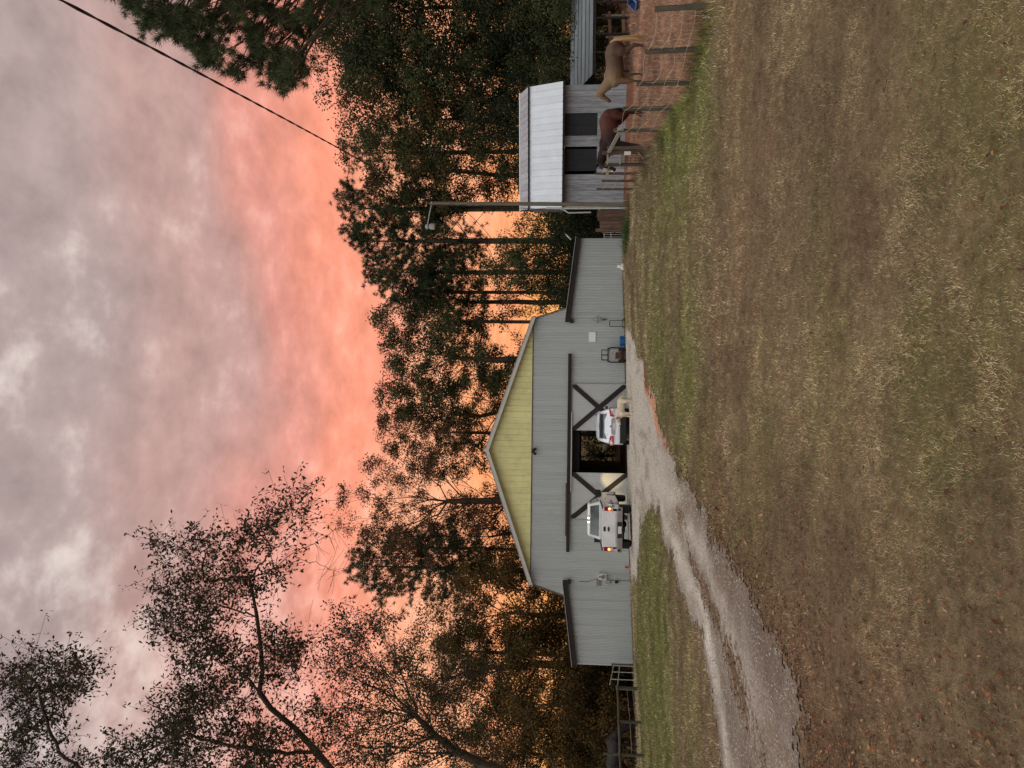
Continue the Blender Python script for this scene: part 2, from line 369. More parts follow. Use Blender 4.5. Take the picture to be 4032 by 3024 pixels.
# terrain: one sheet, fine near the place, coarse out to the horizon
def build_ground():
    xs = np.r_[-2500, -900, -400, -200, -100, -60, np.arange(-32, 32.01, .25), 60, 100, 200, 400, 900, 2500]
    ys = np.r_[-900, -200, -60, -20, -5, np.arange(0, 62.01, .25), 75, 100, 150, 250, 500, 1200, 3000]
    X, Y = np.meshgrid(xs, ys); Z = zg(X, Y)
    x = X.ravel(); y = Y.ravel(); z = Z.ravel()
    z = z + (fbm(x, y, .6, 91, 3) - .5) * .06 * (np.abs(x) < 30)
    g, b, n1, n2 = lawn_weights(x, y)
    c = C_DRY[None] * .52 + (C_SOIL * .75 - C_DRY * .52)[None] * n2[:, None]
    c = c * (1 - g[:, None] * .5) + C_GRN[None] * .45 * g[:, None] * .5
    c = c * (1 - b[:, None] * .7) + C_BRN[None] * .7 * b[:, None] * .7
    pd = paddock(x, y); c[pd] = (C_PAD * .62)[None] * (.7 + .6 * n2[pd])[:, None]
    br = (y > 41) & (x > -15) & (x < 8) & (y < 52); c[br] = np.array(S(92, 78, 62))
    far = (y > 53) | (np.abs(x) > 31); c[far] = np.array(S(78, 70, 44)) * (.7 + .6 * n2[far])[:, None]
    nx, ny = len(xs), len(ys); i = np.arange((nx - 1) * (ny - 1)); a = i // (nx - 1) * nx + i % (nx - 1)
    o = npmesh('ground', np.c_[x, y, z], np.c_[a, a + 1, a + nx + 1, a + nx], mat('ground_soil', (0, 0, 0), .95, var=.45, vscale=9, bump=.6, bscale=30, spec=.1, attr='Col'), c, smooth=True)
    o['kind'] = 'structure'
    # the gravel driveway: a thin bed on the ground
    st = .09
    gx, gy = np.meshgrid(np.arange(-13, 4.5, st), np.arange(5.5, 41.0, st)); gx = gx.ravel(); gy = gy.ravel()
    k = drive_mask(gx + RNG.normal(0, .07, len(gx)), gy + RNG.normal(0, .16, len(gx)))
    ix = np.round((gx + 13) / st).astype(int); iy = np.round((gy - 5.5) / st).astype(int); nxx = ix.max() + 2
    cid = iy[k] * nxx + ix[k]
    corners = np.stack([cid, cid + 1, cid + nxx + 1, cid + nxx], 1); uq, inv = np.unique(corners.ravel(), return_inverse=True)
    vx = (uq % nxx) * st - 13 - st / 2; vy = (uq // nxx) * st + 5.5 - st / 2
    vx = vx + (RNG.random(len(vx)) - .5) * st * .5; vy = vy + (RNG.random(len(vx)) - .5) * st * .5
    vz = zg(vx, vy) + (fbm(vx, vy, .6, 91, 3) - .5) * .06 + .018 + (fbm(vx, vy, 2.5, 95, 3) - .5) * .02
    gcol = np.array(S(186, 178, 166)); gd = np.array(S(136, 122, 112))
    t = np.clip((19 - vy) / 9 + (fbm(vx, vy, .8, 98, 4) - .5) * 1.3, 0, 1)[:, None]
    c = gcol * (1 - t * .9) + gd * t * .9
    le = np.array(GA([(2606, 2020), (2650, 2200), (2690, 2320), (2740, 2450), (2775, 2560), (2802, 2700), (2832, 2850), (2852, 3024), (2880, 3300)])); re_ = np.array(GA([(2730, 1960), (2790, 2060), (2850, 2170), (2930, 2290), (2985, 2400), (3050, 2520), (3100, 2620), (3145, 2750), (3200, 3040), (3230, 3300)]))
    xl_ = np.interp(vy, le[::-1, 1], le[::-1, 0]); xr_ = np.interp(vy, re_[::-1, 1], re_[::-1, 0]); uu = (vx - xl_) / np.maximum(xr_ - xl_, .5) + (fbm(vx, vy, .7, 191, 3) - .5) * .25
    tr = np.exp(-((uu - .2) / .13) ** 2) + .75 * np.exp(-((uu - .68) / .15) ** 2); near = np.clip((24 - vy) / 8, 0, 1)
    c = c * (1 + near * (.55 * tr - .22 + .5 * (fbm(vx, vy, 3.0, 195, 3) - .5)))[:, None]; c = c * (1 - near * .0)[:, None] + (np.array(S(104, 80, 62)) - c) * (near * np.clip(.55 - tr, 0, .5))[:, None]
    cl = clay_mask(vx, vy); c[cl] = np.array(S(196, 142, 112))
    cm = center_mask(vx + RNG.normal(0, .12, len(vx)), vy + RNG.normal(0, .35, len(vx))); c[cm] = C_SOIL * 1.25 + gd * .15
    rut = (np.clip(fbm(vx * 1.0, vy * .35, 1.6, 99, 4) - .56, 0, 1) * 3)[:, None].clip(0, .55); c = c * (1 - rut) + np.array(S(120, 100, 82)) * rut
    m = mat('gravel_bed', (0, 0, 0), .9, var=.55, vscale=22, bump=1.0, bscale=70, spec=.2, attr='Col')
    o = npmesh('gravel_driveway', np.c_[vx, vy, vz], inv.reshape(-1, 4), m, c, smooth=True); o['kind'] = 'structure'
    # loose stones on it
    n = 52000; u = RNG.random(n); yy = 6 + 34.9 * u ** 1.5; xx = RNG.uniform(-12.5, 4.2, n)
    k = drive_mask(xx, yy) & ~center_mask(xx, yy); xx = xx[k]; yy = yy[k]; n = len(xx)
    zz = zg(xx, yy) + (fbm(xx, yy, .6, 91, 3) - .5) * .06 + .024
    sz = RNG.uniform(.008, .020, n) * (1 + yy / 45)
    base = np.array([[1, 0, -.3], [-.5, .87, -.3], [-.5, -.87, -.3], [0.1, 0, .75]])
    ang = RNG.uniform(0, 2 * pi, n); ca, sa = np.cos(ang), np.sin(ang)
    bx = base[None, :, 0] * ca[:, None] - base[None, :, 1] * sa[:, None]; by = base[None, :, 0] * sa[:, None] + base[None, :, 1] * ca[:, None]
    V = np.stack([xx[:, None] + bx * sz[:, None], yy[:, None] + by * sz[:, None], zz[:, None] + base[None, :, 2] * sz[:, None] * .8], 2).reshape(-1, 3)
    F = (np.arange(n)[:, None, None] * 4 + np.array([[0, 1, 3], [1, 2, 3], [2, 0, 3]])[None]).reshape(-1, 3)
    cc = (np.array(S(190, 180, 166))[None] * RNG.uniform(.45, 1.25, n)[:, None] * np.where(clay_mask(xx, yy)[:, None], np.array([1.05, .74, .6])[None], 1)); cc = np.repeat(cc, 4, 0)
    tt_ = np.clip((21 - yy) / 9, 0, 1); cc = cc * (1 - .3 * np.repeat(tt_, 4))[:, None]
    o = npmesh('gravel_stones', V, F, mat('gravel_stone', (0, 0, 0), .85, var=.1, attr='Col'), cc); o['kind'] = 'stuff'
    tag(o, 'loose pale grey stones strewn over the driveway bed', 'gravel')

def zgn(x, y): return zg(x, y) + (fbm(x, y, .6, 91, 3) - .5) * .06
def build_grass():
    bands = [(4.2, 8.5, 8200, .027, .0037), (8.5, 14, 3800, .037, .0054), (14, 24, 1000, .058, .011), (24, 34, 460, .07, .016), (34, 41, 300, .075, .020)]
    PX, PY, LN, WD = [], [], [], []
    for y0, y1, den, ln, wd in bands:
        A = .56 * (y1 ** 2 - y0 ** 2) + 2.0 * (y1 - y0); n = int(A * den)
        yy = np.sqrt(RNG.uniform(y0 ** 2, y1 ** 2, n)); xx = RNG.uniform(-1, 1, n) * (.56 * yy + 1.0)
        # clumping
        keep = RNG.random(n) < np.clip(.05 + 1.6 * fbm(xx, yy, 6.5, 111, 3), .15, 1)
        PX.append(xx[keep]); PY.append(yy[keep]); LN.append(np.full(keep.sum(), ln)); WD.append(np.full(keep.sum(), wd))
    x = np.concatenate(PX); y = np.concatenate(PY); ln = np.concatenate(LN); wd = np.concatenate(WD)
    jn = len(x); dm = drive_mask(x + RNG.normal(0, .16, jn), y + RNG.normal(0, .30, jn)); cm = center_mask(x + RNG.normal(0, .1, jn), y + RNG.normal(0, .3, jn)); keep = (~dm) | (cm & (RNG.random(len(x)) < .5)) | (RNG.random(len(x)) < .012)
    keep &= ~(clay_mask(x, y) & (RNG.random(len(x)) < .9))
    bare = fbm(x, y, 1.1, 121, 4); keep &= RNG.random(len(x)) < np.clip(1.5 - 1.6 * np.clip(bare - .45, 0, 1) * 2.2, .25, 1)
    x, y, ln, wd = x[keep], y[keep], ln[keep], wd[keep]; n = len(x)
    g, b, n1, n2 = lawn_weights(x, y); pd = paddock(x, y)
    r = RNG.random(n)
    col = C_TAN[None] * np.ones((n, 1)); tint = RNG.uniform(.62, 1.42, n) * np.clip(.22 + 1.55 * fbm(x, y * .8, 5.5, 171, 4), .35, 1.5) * np.clip(.12 + 1.75 * fbm(x * .55, y, 1.0, 181, 4), .35, 1.5)
    dry = r > .45; col[dry] = C_DRY
    isg = RNG.random(n) < g * np.where(y > 13, .95, .6) + .16; col[isg] = C_GRN; dk = isg & (RNG.random(n) < .35); col[dk] = C_DGR
    isb = (~isg) & (RNG.random(n) < b * .75 + .08); col[isb] = C_BRN
    ip = pd & (RNG.random(n) < .8); col[ip] = C_PAD; 
    pale = RNG.random(n) < .05; col[pale] = np.array(S(222, 212, 184)); col = col * tint[:, None]
    ln = ln * RNG.uniform(.5, 1.7, n) * np.where(isg, .95, 1) * np.where(pd, 1.9, 1) * (0.75 + .6 * n2)
    # taller verge along the fence and at the foot of the buildings
    fx = np.interp(y, [p[1] for p in FENCE], [p[0] for p in FENCE]); verge = np.exp(-((x - fx) / .45) ** 2) * (y > 14) * (y < 31)
    ln *= 1 + 1.6 * verge + 1.2 * np.exp(-((y - 40.7) / .35) ** 2) * ((x > 2) | (x < -10))
    azm = RNG.uniform(0, 2 * pi, n) + 1.5 * fbm(x, y, 2.0, 131, 2); tilt = RNG.uniform(.15, 1.0, n) ** .6 * 1.35; tilt = np.where(pd, tilt * .7, tilt)
    tilt = tilt * (1 - .45 * verge)
    dx = np.sin(tilt) * np.cos(azm); dy = np.sin(tilt) * np.sin(azm); dz = np.cos(tilt) + .12
    wx = -np.sin(azm); wy = np.cos(azm); a2 = RNG.uniform(0, pi, n); wx, wy = wx * np.cos(a2) - wy * np.sin(a2), wx * np.sin(a2) + wy * np.cos(a2)
    z = zgn(x, y) - .004
    V = np.empty((n, 3, 3), np.float32)
    V[:, 0] = np.c_[x - wx * wd / 2, y - wy * wd / 2, z]; V[:, 1] = np.c_[x + wx * wd / 2, y + wy * wd / 2, z]
    V[:, 2] = np.c_[x + dx * ln, y + dy * ln, z + dz * ln]
    F = np.arange(n * 3).reshape(-1, 3)
    o = npmesh('lawn_grass', V.reshape(-1, 3), F, mat('grass_blades', (0, 0, 0), .85, var=.12, attr='Col', trans=.25, spec=.15), np.repeat(col, 3, 0)); o['kind'] = 'stuff'
    tag(o, 'short dry winter grass with green patches over the yard', 'grass')
def build_litter():
    n = 230000; y = 4.3 + 34 * RNG.random(n) ** 1.6; x = RNG.uniform(-1, 1, n) * (.56 * y + .8)
    # thick along the near edge of the drive (left of the view), thin elsewhere
    e = np.array([G(*p)[:2] for p in [(2700, 1900), (2800, 2080), (2930, 2290), (3050, 2520), (3145, 2750), (3200, 3030)]])
    ex = np.interp(y, e[::-1, 1], e[::-1, 0]); d = x - ex
    w = np.where(d > 0, np.exp(-d / (.45 + (18 - np.minimum(y, 18)) * .055)), np.exp(d / .15) * .5) * np.clip((24 - y) / 9, .0, 1) * np.clip((x + 0.0) / -1.0, 0, 1)
    w = np.maximum(w * 1.05, .006 + .02 * (fbm(x, y, .7, 151, 3) > .62)) + .55 * center_mask(x, y)
    k = (RNG.random(n) < w) & ~(drive_mask(x, y) & ~center_mask(x, y) & (RNG.random(n) < .9)); x, y = x[k], y[k]; n = len(x)
    pal = np.array([S(116, 78, 56), S(100, 64, 48), S(136, 100, 72), S(82, 54, 42), S(166, 130, 94), S(124, 70, 48), S(146, 84, 50)])
    c = pal[RNG.choice(7, n, p=[.28, .22, .2, .14, .09, .05, .02])] * RNG.uniform(.6, 1.15, n)[:, None]
    L = RNG.uniform(.010, .021, n) * (1 + y / 22); Wd = L * RNG.uniform(.35, .6, n); a = RNG.uniform(0, 2 * pi, n)
    big = RNG.random(n) < .015; L[big] *= 1.8; Wd[big] *= 1.8
    lx, ly = np.cos(a), np.sin(a); tl = RNG.normal(0, .35, n); tw = RNG.normal(0, .5, n); z = zgn(x, y) + .018 + .015 * RNG.random(n)
    V = np.empty((n, 4, 3)); 
    V[:, 0] = np.c_[x - lx * L, y - ly * L, z - tl * L * .6]; V[:, 2] = np.c_[x + lx * L, y + ly * L, z + np.abs(tl) * L * 1.2]
    V[:, 1] = np.c_[x - ly * Wd, y + lx * Wd, z + tw * Wd + .006]; V[:, 3] = np.c_[x + ly * Wd, y - lx * Wd, z - tw * Wd * .3 + .006]
    o = npmesh('fallen_leaves', V.reshape(-1, 3), np.arange(n * 4).reshape(-1, 4), mat('dead_leaf', (0, 0, 0), .85, var=.15, attr='Col', spec=.15), np.repeat(c, 4, 0)); o['kind'] = 'stuff'
    tag(o, 'brown fallen leaves drifted along the drive edge and lawn', 'leaf litter')
build_ground(); build_grass(); build_litter()
#PART2
# ------------------------------------------------------------------ materials for the buildings
M_GALV = mat('galvanised_sheet', S(184, 189, 187), .45, .15, var=.10, vscale=6, stretch=(2.5, 1, .06), spec=.4, dirt=(S(140, 140, 134), 3.0, .35))
M_DOOR = mat('door_sheet', S(182, 184, 182), .45, .15, var=.10, vscale=1.5, stretch=(1, 1, .35), spec=.4, dirt=(S(150, 150, 146), 3, .4))
M_YEL = mat('cream_yellow_siding', S(222, 216, 156), .55, .0, var=.07, vscale=1.2, spec=.3, dirt=(S(188, 176, 124), 2.0, .5), noise2=.04)
M_TRIM = mat('pale_metal_trim', S(190, 188, 180), .5, .1, var=.1, vscale=3)
M_DARKW = mat('dark_stained_timber', S(42, 37, 35), .75, var=.35, vscale=5, stretch=(1, 1, 1), bump=.2)
M_BLACK = mat('dark_gap', S(26, 25, 24), .9, var=.2)
M_BROWNB = mat('brown_board', S(96, 80, 66), .8, var=.3, vscale=4)
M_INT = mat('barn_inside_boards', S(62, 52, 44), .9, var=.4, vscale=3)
M_ROOF = mat('old_roof_metal', S(150, 148, 144), .5, .3, var=.2, vscale=2)
M_WOOD = mat('weathered_post', S(88, 84, 70), .9, var=.4, vscale=7, stretch=(2, 2, .4), bump=.5, bscale=30, noise2=.18)
M_WOODB = mat('brown_weathered_plank', S(104, 84, 70), .9, var=.4, vscale=5, stretch=(2, 2, .4), bump=.4, bscale=30, noise2=.2)
M_PIPE = mat('galvanised_pipe', S(186, 186, 180), .45, .4, var=.15)
M_WIRE = mat('fence_wire', S(200, 182, 160), .6, .2, var=.2)
M_BLK = mat('black_paint', S(34, 33, 34), .5, var=.2)

# ------------------------------------------------------------------ barn
BX, BY = -3.7, 41.0
def barn():
    root = thing('barn', 'large grey corrugated barn with cream gable and two lean-to wings', 'barn', (BX, BY, 0))
    T = lambda X: X - BX
    ox = [-15.42, -11.72, -11.05, 3.60, 4.24, 8.04]; oz = [2.52, 2.96, 4.98, 4.98, 2.96, 2.52]
    top = lambda X: float(np.interp(X, ox, oz))
    X0 = -15.42; W_ = .68; n = int(round((8.04 - X0) / W_)); W_ = (8.04 - X0) / n; PITCH_ = W_ / 8
    def corr(x0, x1, zb, zt, yoff, amp, lap=0.0):
        m = MB(); k = max(2, int(round((x1 - x0) / PITCH_ * 4))); vs = []
        for i in range(k + 1):
            X = x0 + (x1 - x0) * i / k; yy = yoff - amp * cos(2 * pi * (X - X0) / PITCH_)
            vs += [(T(X), yy, zb(X)), (T(X), yy, zt(X))]
        m.add(vs, [(2 * i, 2 * i + 2, 2 * i + 3, 2 * i + 1) for i in range(k)]); return m
    base = lambda X: g1(X, BY) - .12
    rr = random.Random(3)
    for i in range(n):
        a = X0 + i * W_; b = a + W_ + .03; off = .0 if i % 2 else -.006
        cuts = [a, b]
        for c in (-11.72, -11.05, 3.6, 4.24):
            if a < c < b: cuts.append(c)
        lo, hi = -4.87, -2.50
        if a >= lo - .02 and b <= hi + .05:                    # above the doorway only
            corr(a, min(b, hi), lambda X: 2.72, top, off, .017).build('wall_panel', M_GALV, root, True, fix=False)
        elif a < lo < b or a < hi < b:
            e = lo if a < lo < b else hi
            p = (a, e) if a < lo < b else (e, b); q = (e, b) if a < lo < b else (a, e)
            corr(*p, base, top, off, .017).build('wall_panel', M_GALV, root, True, fix=False)
            if q[1] - q[0] > .05: corr(*q, lambda X: 2.72, top, off, .017).build('wall_panel', M_GALV, root, True, fix=False)
        else:
            corr(a, b if i < n - 1 else 8.04, base, top, off, .017).build('wall_panel', M_GALV, root, True, fix=False)
    # cream gable of standing-rib sheets
    pk = (-3.69, 7.50); sl = (7.50 - 5.0) / (3.62 + 3.69)
    rt = lambda X: pk[1] - abs(X - pk[0]) * sl
    k = 45; gx = np.linspace(-11.0, 3.6, k + 1)
    for i in range(k):
        a, b = gx[i], gx[i + 1]; m = MB()
        prof = [(a, 0), (a + .012, -.035), (a + .05, -.035), (a + .062, 0), (b + .004, 0)]
        pts = []; 
        for X, yy in prof: pts += [(T(X), yy - .012, 4.97), (T(X), yy - .012, max(4.975, rt(X)))]
        if a < pk[0] < b: pts = pts[:-2] + [(T(pk[0]), -.012, 4.97), (T(pk[0]), -.012, pk[1])] + pts[-2:]
        m.add(pts, [(2 * j, 2 * j + 2, 2 * j + 3, 2 * j + 1) for j in range(len(pts) // 2 - 1)])
        m.build('siding_panel', M_YEL, root, fix=False)
    MB().box((T(-11.0), -.05, 4.945), (T(3.58), .0, 4.972)).build('drip_trim', M_BLACK, root)
    # roof
    for s in (-1, 1):
        ex = pk[0] + s * 7.44; ez = pk[1] - 7.44 * sl
        MB().prism([(T(pk[0]), pk[1] + .02), (T(ex), ez + .02), (T(ex), ez + .07), (T(pk[0]), pk[1] + .07)], -.32, 11.2, 'y').build('roof_slope', M_ROOF, root)
        MB().prism([(T(pk[0]), pk[1] + .012), (T(ex), ez + .012), (T(ex) + s * .03, ez - .17), (T(pk[0]), pk[1] - .17)][::s], -.35, -.285, 'y').build('rake_trim', M_TRIM, root)
        MB().box((min(T(ex), T(ex - s * .04)), -.35, ez - .17), (max(T(ex), T(ex - s * .04)), 11.2, ez + .015)).build('eave_trim', M_TRIM, root)
    MB().lathe([(.09, -.34), (.09, 11.2)], (T(pk[0]), 0, pk[1] + .03), 'y', 10).build('ridge_cap', M_TRIM, root)
    # lean-to roofs with their dark front beams
    for (xi, zi, xo, zo) in ((3.46, 3.19, 8.12, 2.63), (-10.83, 3.16, -15.50, 2.58)):
        s = 1 if xo > xi else -1
        MB().prism([(T(xi), zi - .26), (T(xo), zo - .27), (T(xo), zo), (T(xi), zi)][::s], -.20, -.03, 'y').build('lean_to_beam', M_DARKW, root)
        zs = zi - abs(.55 * (zi - zo) / (xo - xi))
        MB().prism([(T(xi + s * .2), zi - .02), (T(xo + s * .08), zo + .0), (T(xo + s * .08), zo + .035), (T(xi + s * .2), zi + .015)][::s], -.24, 11.0, 'y').build('lean_to_roof', M_ROOF, root)
        MB().box((T(xi) - .05 if s > 0 else T(xi) - .16, -.24, zi - .46), (T(xi) + .16 if s > 0 else T(xi) + .05, -.06, zi - .265)).build('beam_bracket', M_DARKW, root)
        MB().box((T(xo) - (.12 if s > 0 else 0), .02, base(xo) + .2), (T(xo) + (0 if s > 0 else .12), 10.8, zo - .05)).build('side_wall', M_GALV, root)
    # sloped shoulders between eaves and lean-to roofs
    for a, b in (((3.66, 4.98), (4.30, 3.02)), ((-11.12, 4.98), (-11.78, 3.02))):
        MB().bar((T(a[0]), -.03, a[1]), (T(b[0]), -.03, b[1]), .05, .06, (0, 1, 0)).build('shoulder_trim', M_BROWNB, root)
        s = 1 if b[0] > a[0] else -1
        MB().prism([(T(a[0]), a[1]), (T(b[0]), b[1]), (T(b[0]) - s * .05, b[1]), (T(a[0]) - s * .05, a[1])], .0, 10.9, 'y').build('shoulder_wall', M_GALV, root)
    # back wall with its own opening, inside boards
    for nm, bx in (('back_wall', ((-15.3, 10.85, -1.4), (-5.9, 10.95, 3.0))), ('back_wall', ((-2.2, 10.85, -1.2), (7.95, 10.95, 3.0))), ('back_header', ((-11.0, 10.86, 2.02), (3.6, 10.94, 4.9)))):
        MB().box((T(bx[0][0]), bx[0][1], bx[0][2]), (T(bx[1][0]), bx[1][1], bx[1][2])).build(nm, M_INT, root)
    for X in (-5.35, -1.4):
        MB().box((T(X) - .06, .4, -1.0), (T(X) + .06, 10.8, 2.6)).build('stall_partition', M_INT, root)
    MB().box((T(-7), .3, 2.62), (T(0), 10.8, 2.70)).build('hay_loft_floor', M_INT, root)
    MB().box((T(-4.87), .25, 2.30), (T(-2.5), .35, 2.62)).build('door_header', M_BLACK, root)
    for X in (-4.0, -3.3): MB().box((T(X) - .05, 10.2, -.7), (T(X) + .05, 10.3, 1.1)).build('gate_post', M_DARKW, root)
    for z in (-.05, .35, .75): MB().tube([(T(-5.6), 10.15, z - .1), (T(-2.3), 10.15, z - .05)], .03, 6).build('gate_rail', M_DARKW, root)
    # sliding doors on a dark track
    for x0, x1 in ((-7.40, -4.85), (-2.52, .02)):
        zb = g1((x0 + x1) / 2, BY) + .06; zt = 2.73
        d = corr(x0, x1, lambda X: zb, lambda X: zt, -.085, .007).build('sliding_door', M_DOOR, root, True, fix=False)
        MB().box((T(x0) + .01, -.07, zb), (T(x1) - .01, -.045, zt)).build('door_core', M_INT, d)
        for a, b in (((x0, zb), (x1, zt)), ((x0, zt), (x1, zb))):
            dx, dz = b[0] - a[0], b[1] - a[1]; L = math.hypot(dx, dz); w = .13; ux, uz = dx / L, dz / L
            t = w / abs(uz); u = w / abs(ux)
            s = 1 if dz > 0 else -1
            poly = [(a[0], a[1] + s * u), (a[0], a[1]), (a[0] + t, a[1]), (b[0], b[1] - s * u), (b[0], b[1]), (b[0] - t, b[1])]
            yo = -.098 if s > 0 else -.101
            MB().prism([(T(p[0]), p[1]) for p in poly], yo - .025, yo, 'y').build('door_brace', M_DARKW, d)
        MB().box((T(x0 if x0 < -5 else x1) - .025, -.10, zb), (T(x0 if x0 < -5 else x1) + .025, -.094, zt)).build('door_edge', M_PIPE, d)
    MB().box((T(-9.25), -.19, 2.80), (T(1.72), -.115, 2.99)).build('door_track', M_DARKW, root)
    MB().box((T(-5.9), -.20, 2.74), (T(-1.5), -.13, 2.79)).build('track_rail', M_PIPE, root)
    MB().box((T(-8.35), -.21, 2.985), (T(-5.45), -.12, 3.06)).build('track_cover', M_BROWNB, root)
    # flood lamp under the gable line
    m = MB(); m.tube([(T(-3.72), -.02, 4.9), (T(-3.72), -.16, 4.86), (T(-3.72), -.20, 4.76)], .025, 6); m.box((T(-3.84), -.10, 4.84), (T(-3.60), -.01, 4.93))
    lp = m.build('gable_lamp', M_BLK, root)
    for s in (-1, 1): MB().lathe([(.03, 0), (.085, .1), (.09, .16)], (T(-3.72) + s * .13, -.2, 4.68), 'z', 10).build('lamp_head', M_BLK, lp)
    # electric service on the left wing
    GB = mat('grey_enamel_box', S(200, 198, 192), .5, var=.08)
    bx = T(P(2360, 2268, BY)[0]); bz = P(2372, 2268, BY)[2]
    mb = MB().box((bx - .17, -.17, bz - .21), (bx + .17, -.02, bz + .21)).build('meter_box', GB, root)
    MB().lathe([(.105, -.25), (.105, -.165)], (bx, 0, bz - .02), 'y', 14).build('meter', mat('meter_glass', S(120, 118, 110), .2, var=.5, vscale=20), mb)
    MB().lathe([(.045, -.20), (.045, -.165)], (bx, 0, bz + .15), 'y', 10).build('seal_cap', mat('rust_red', S(120, 70, 62), .7), mb)
    MB().box((bx - .40, -.12, bz - .42), (bx - .19, -.02, bz - .18)).build('breaker_box', mat('old_grey_box', S(150, 150, 144), .6, var=.35, vscale=14), root)
    MB().box((bx - .52, -.07, bz + .10), (bx - .18, -.015, bz + .32)).build('rusty_panel', mat('rust_stained', S(128, 124, 116), .7, var=.45, vscale=12), root)
    MB().tube([(bx + .13, -.08, bz - .21), (bx + .13, -.08, -.9)], .018, 6).build('conduit', M_PIPE, root)
    MB().tube([(bx - .2, -.07, bz - .2), (bx - .2, -.07, -.9)], .012, 6).build('conduit', M_BLK, root)
    MB().tube([(bx - .15, -.08, bz + .3), (bx - .35, -.03, bz + .9), (bx - .32, -.02, bz + 1.3)], .010, 5).build('service_cable', M_BLK, root)
    MB().box((bx - .33, -.2, bz - .85), (bx - .2, -.03, bz - .68)).build('tap', M_BLK, root)
    # rusted base board and stain line
    for a, b in ((-15.38, -10.2), (-10.1, -7.5), (.1, 4.2), (4.3, 8.0)):
        m = MB(); q = 8; vs = []
        for i in range(q + 1):
            X = a + (b - a) * i / q; z = g1(X, BY); vs += [(T(X), -.022, z - .1), (T(X), -.026, z + .07 + .03 * rr.random())]
        m.add(vs, [(2 * i, 2 * i + 2, 2 * i + 3, 2 * i + 1) for i in range(q)])
        m.build('rusted_foot', mat('rusted_foot', S(112, 96, 80), .9, var=.4, vscale=5), root, fix=False)
    p = P(2237, 935, BY - .2); MB().tube([(p[0] - BX - .12, -.2, p[2] - .16), (p[0] - BX + .1, -.2, p[2] + .05), (p[0] - BX + .2, -.22, p[2] + .16)], [.03, .045, .01], 6).build('loose_flashing', M_TRIM, root)
    return root
barn()
# board, barrel tub, frame, cart and other small things against the barn
q = P(2332, 1327, BY - .05)
o = MB().box((-.27, -.012, -.19), (.27, .012, .19)).build('notice_board', mat('white_board', S(222, 226, 230), .5, var=.04), None, bevel=.004)
o.location = (q[0], BY - .035, q[2]); tag(o, 'blank white rectangular board fixed to barn wall right of doors', 'sign')
def tub():
    g = G(2463, 1343); y = BY - .5; x = P(2455, 1343, y)[0]
    t = thing('blue_tub', 'bright blue plastic tub on the ground against barn wall', 'tub', (x, y, g1(x, y) - .01))
    M = mat('blue_plastic', S(44, 98, 160), .45, var=.12)
    MB().lathe([(.23, 0), (.25, .05), (.27, .28), (.285, .30), (.285, .33), (.26, .335), (.25, .3), (.22, .06), (.05, .05)], n=20).build('body', M, t, True)
    MB().lathe([(.287, .20), (.292, .215), (.287, .23)], n=20).build('rib', M, t, True)
tub()
def cart():
    y = BY - .55; x = P(2465, 1399, y)[0]; z = g1(x, y)
    t = thing('utility_cart', 'small black framed yard cart with grey weathered body by barn door', 'cart', (x, y, z))
    gr = mat('weathered_grey_tank', S(158, 158, 156), .6, var=.3, vscale=8, dirt=(S(90, 92, 110), 9, .7))
    MB().box((-.34, -.18, .42), (.34, .2, .98)).build('body', gr, t, bevel=.04)
    for s in (-1, 1):
        MB().tube([(s * .39, -.22, .1), (s * .40, -.22, .85), (s * .34, -.2, 1.02)], .035, 6).build('side_frame', M_BLK, t)
        MB().bar((s * .27, -.2, 1.0), (s * .27, -.2, 1.34), .05, .04, (0, 1, 0)).build('rack_post', M_BLK, t)
        w = MB().lathe([(.10, -.07), (.20, -.07), (.22, 0), (.20, .07), (.10, .07)], (s * .3, -.1, .22), 'x', 14).build('wheel', mat('tyre_rubber', S(32, 31, 30), .85, var=.2), t, True)
        MB().lathe([(.09, -.075), (.09, .075)], (s * .3, -.1, .22), 'x', 10).build('rim', mat('rusty_brown', S(88, 58, 42), .8, var=.3), w)
    MB().bar((0, -.2, 1.0), (0, -.2, 1.34), .06, .04, (0, 1, 0)).build('rack_post', M_BLK, t)
    MB().bar((-.30, -.2, 1.34), (.30, -.2, 1.34), .045, .045).build('rack_rail', M_BLK, t)
    MB().bar((-.39, -.2, 1.01), (.39, -.2, 1.01), .05, .05).build('rack_rail', M_BLK, t)
    MB().box((-.2, -.28, .28), (.14, -.16, .60)).build('engine_box', mat('rusty_brown', S(88, 58, 42), .8, var=.3), t, bevel=.02)
    MB().box((-.40, -.24, .12), (.40, .22, .30)).build('chassis', M_BLK, t, bevel=.02)
cart()
def hand_frame():
    y = BY - .25; x = P(2465, 1274, y)[0]; z = g1(x, y)
    t = thing('hand_truck', 'black tubular hand truck frame leaning upright on barn wall', 'hand truck', (x, y, z))
    MB().tube([(-.17, -.10, .06), (-.17, .02, .82), (-.15, .03, .86), (.15, .03, .86), (.17, .02, .82), (.17, -.10, .06)], .02, 6).build('frame', M_BLK, t)
    MB().bar((-.17, -.08, .18), (.17, -.08, .18), .03, .03).build('crossbar', M_BLK, t)
    MB().box((-.2, -.3, .01), (.2, -.1, .03)).build('toe_plate', M_BLK, t)
    for s in (-1, 1): MB().lathe([(.04, -.02), (.085, -.02), (.085, .02), (.04, .02)], (s * .24, -.06, .085), 'x', 12).build('wheel', mat('tyre_rubber', S(32, 31, 30), .85), t)
hand_frame()
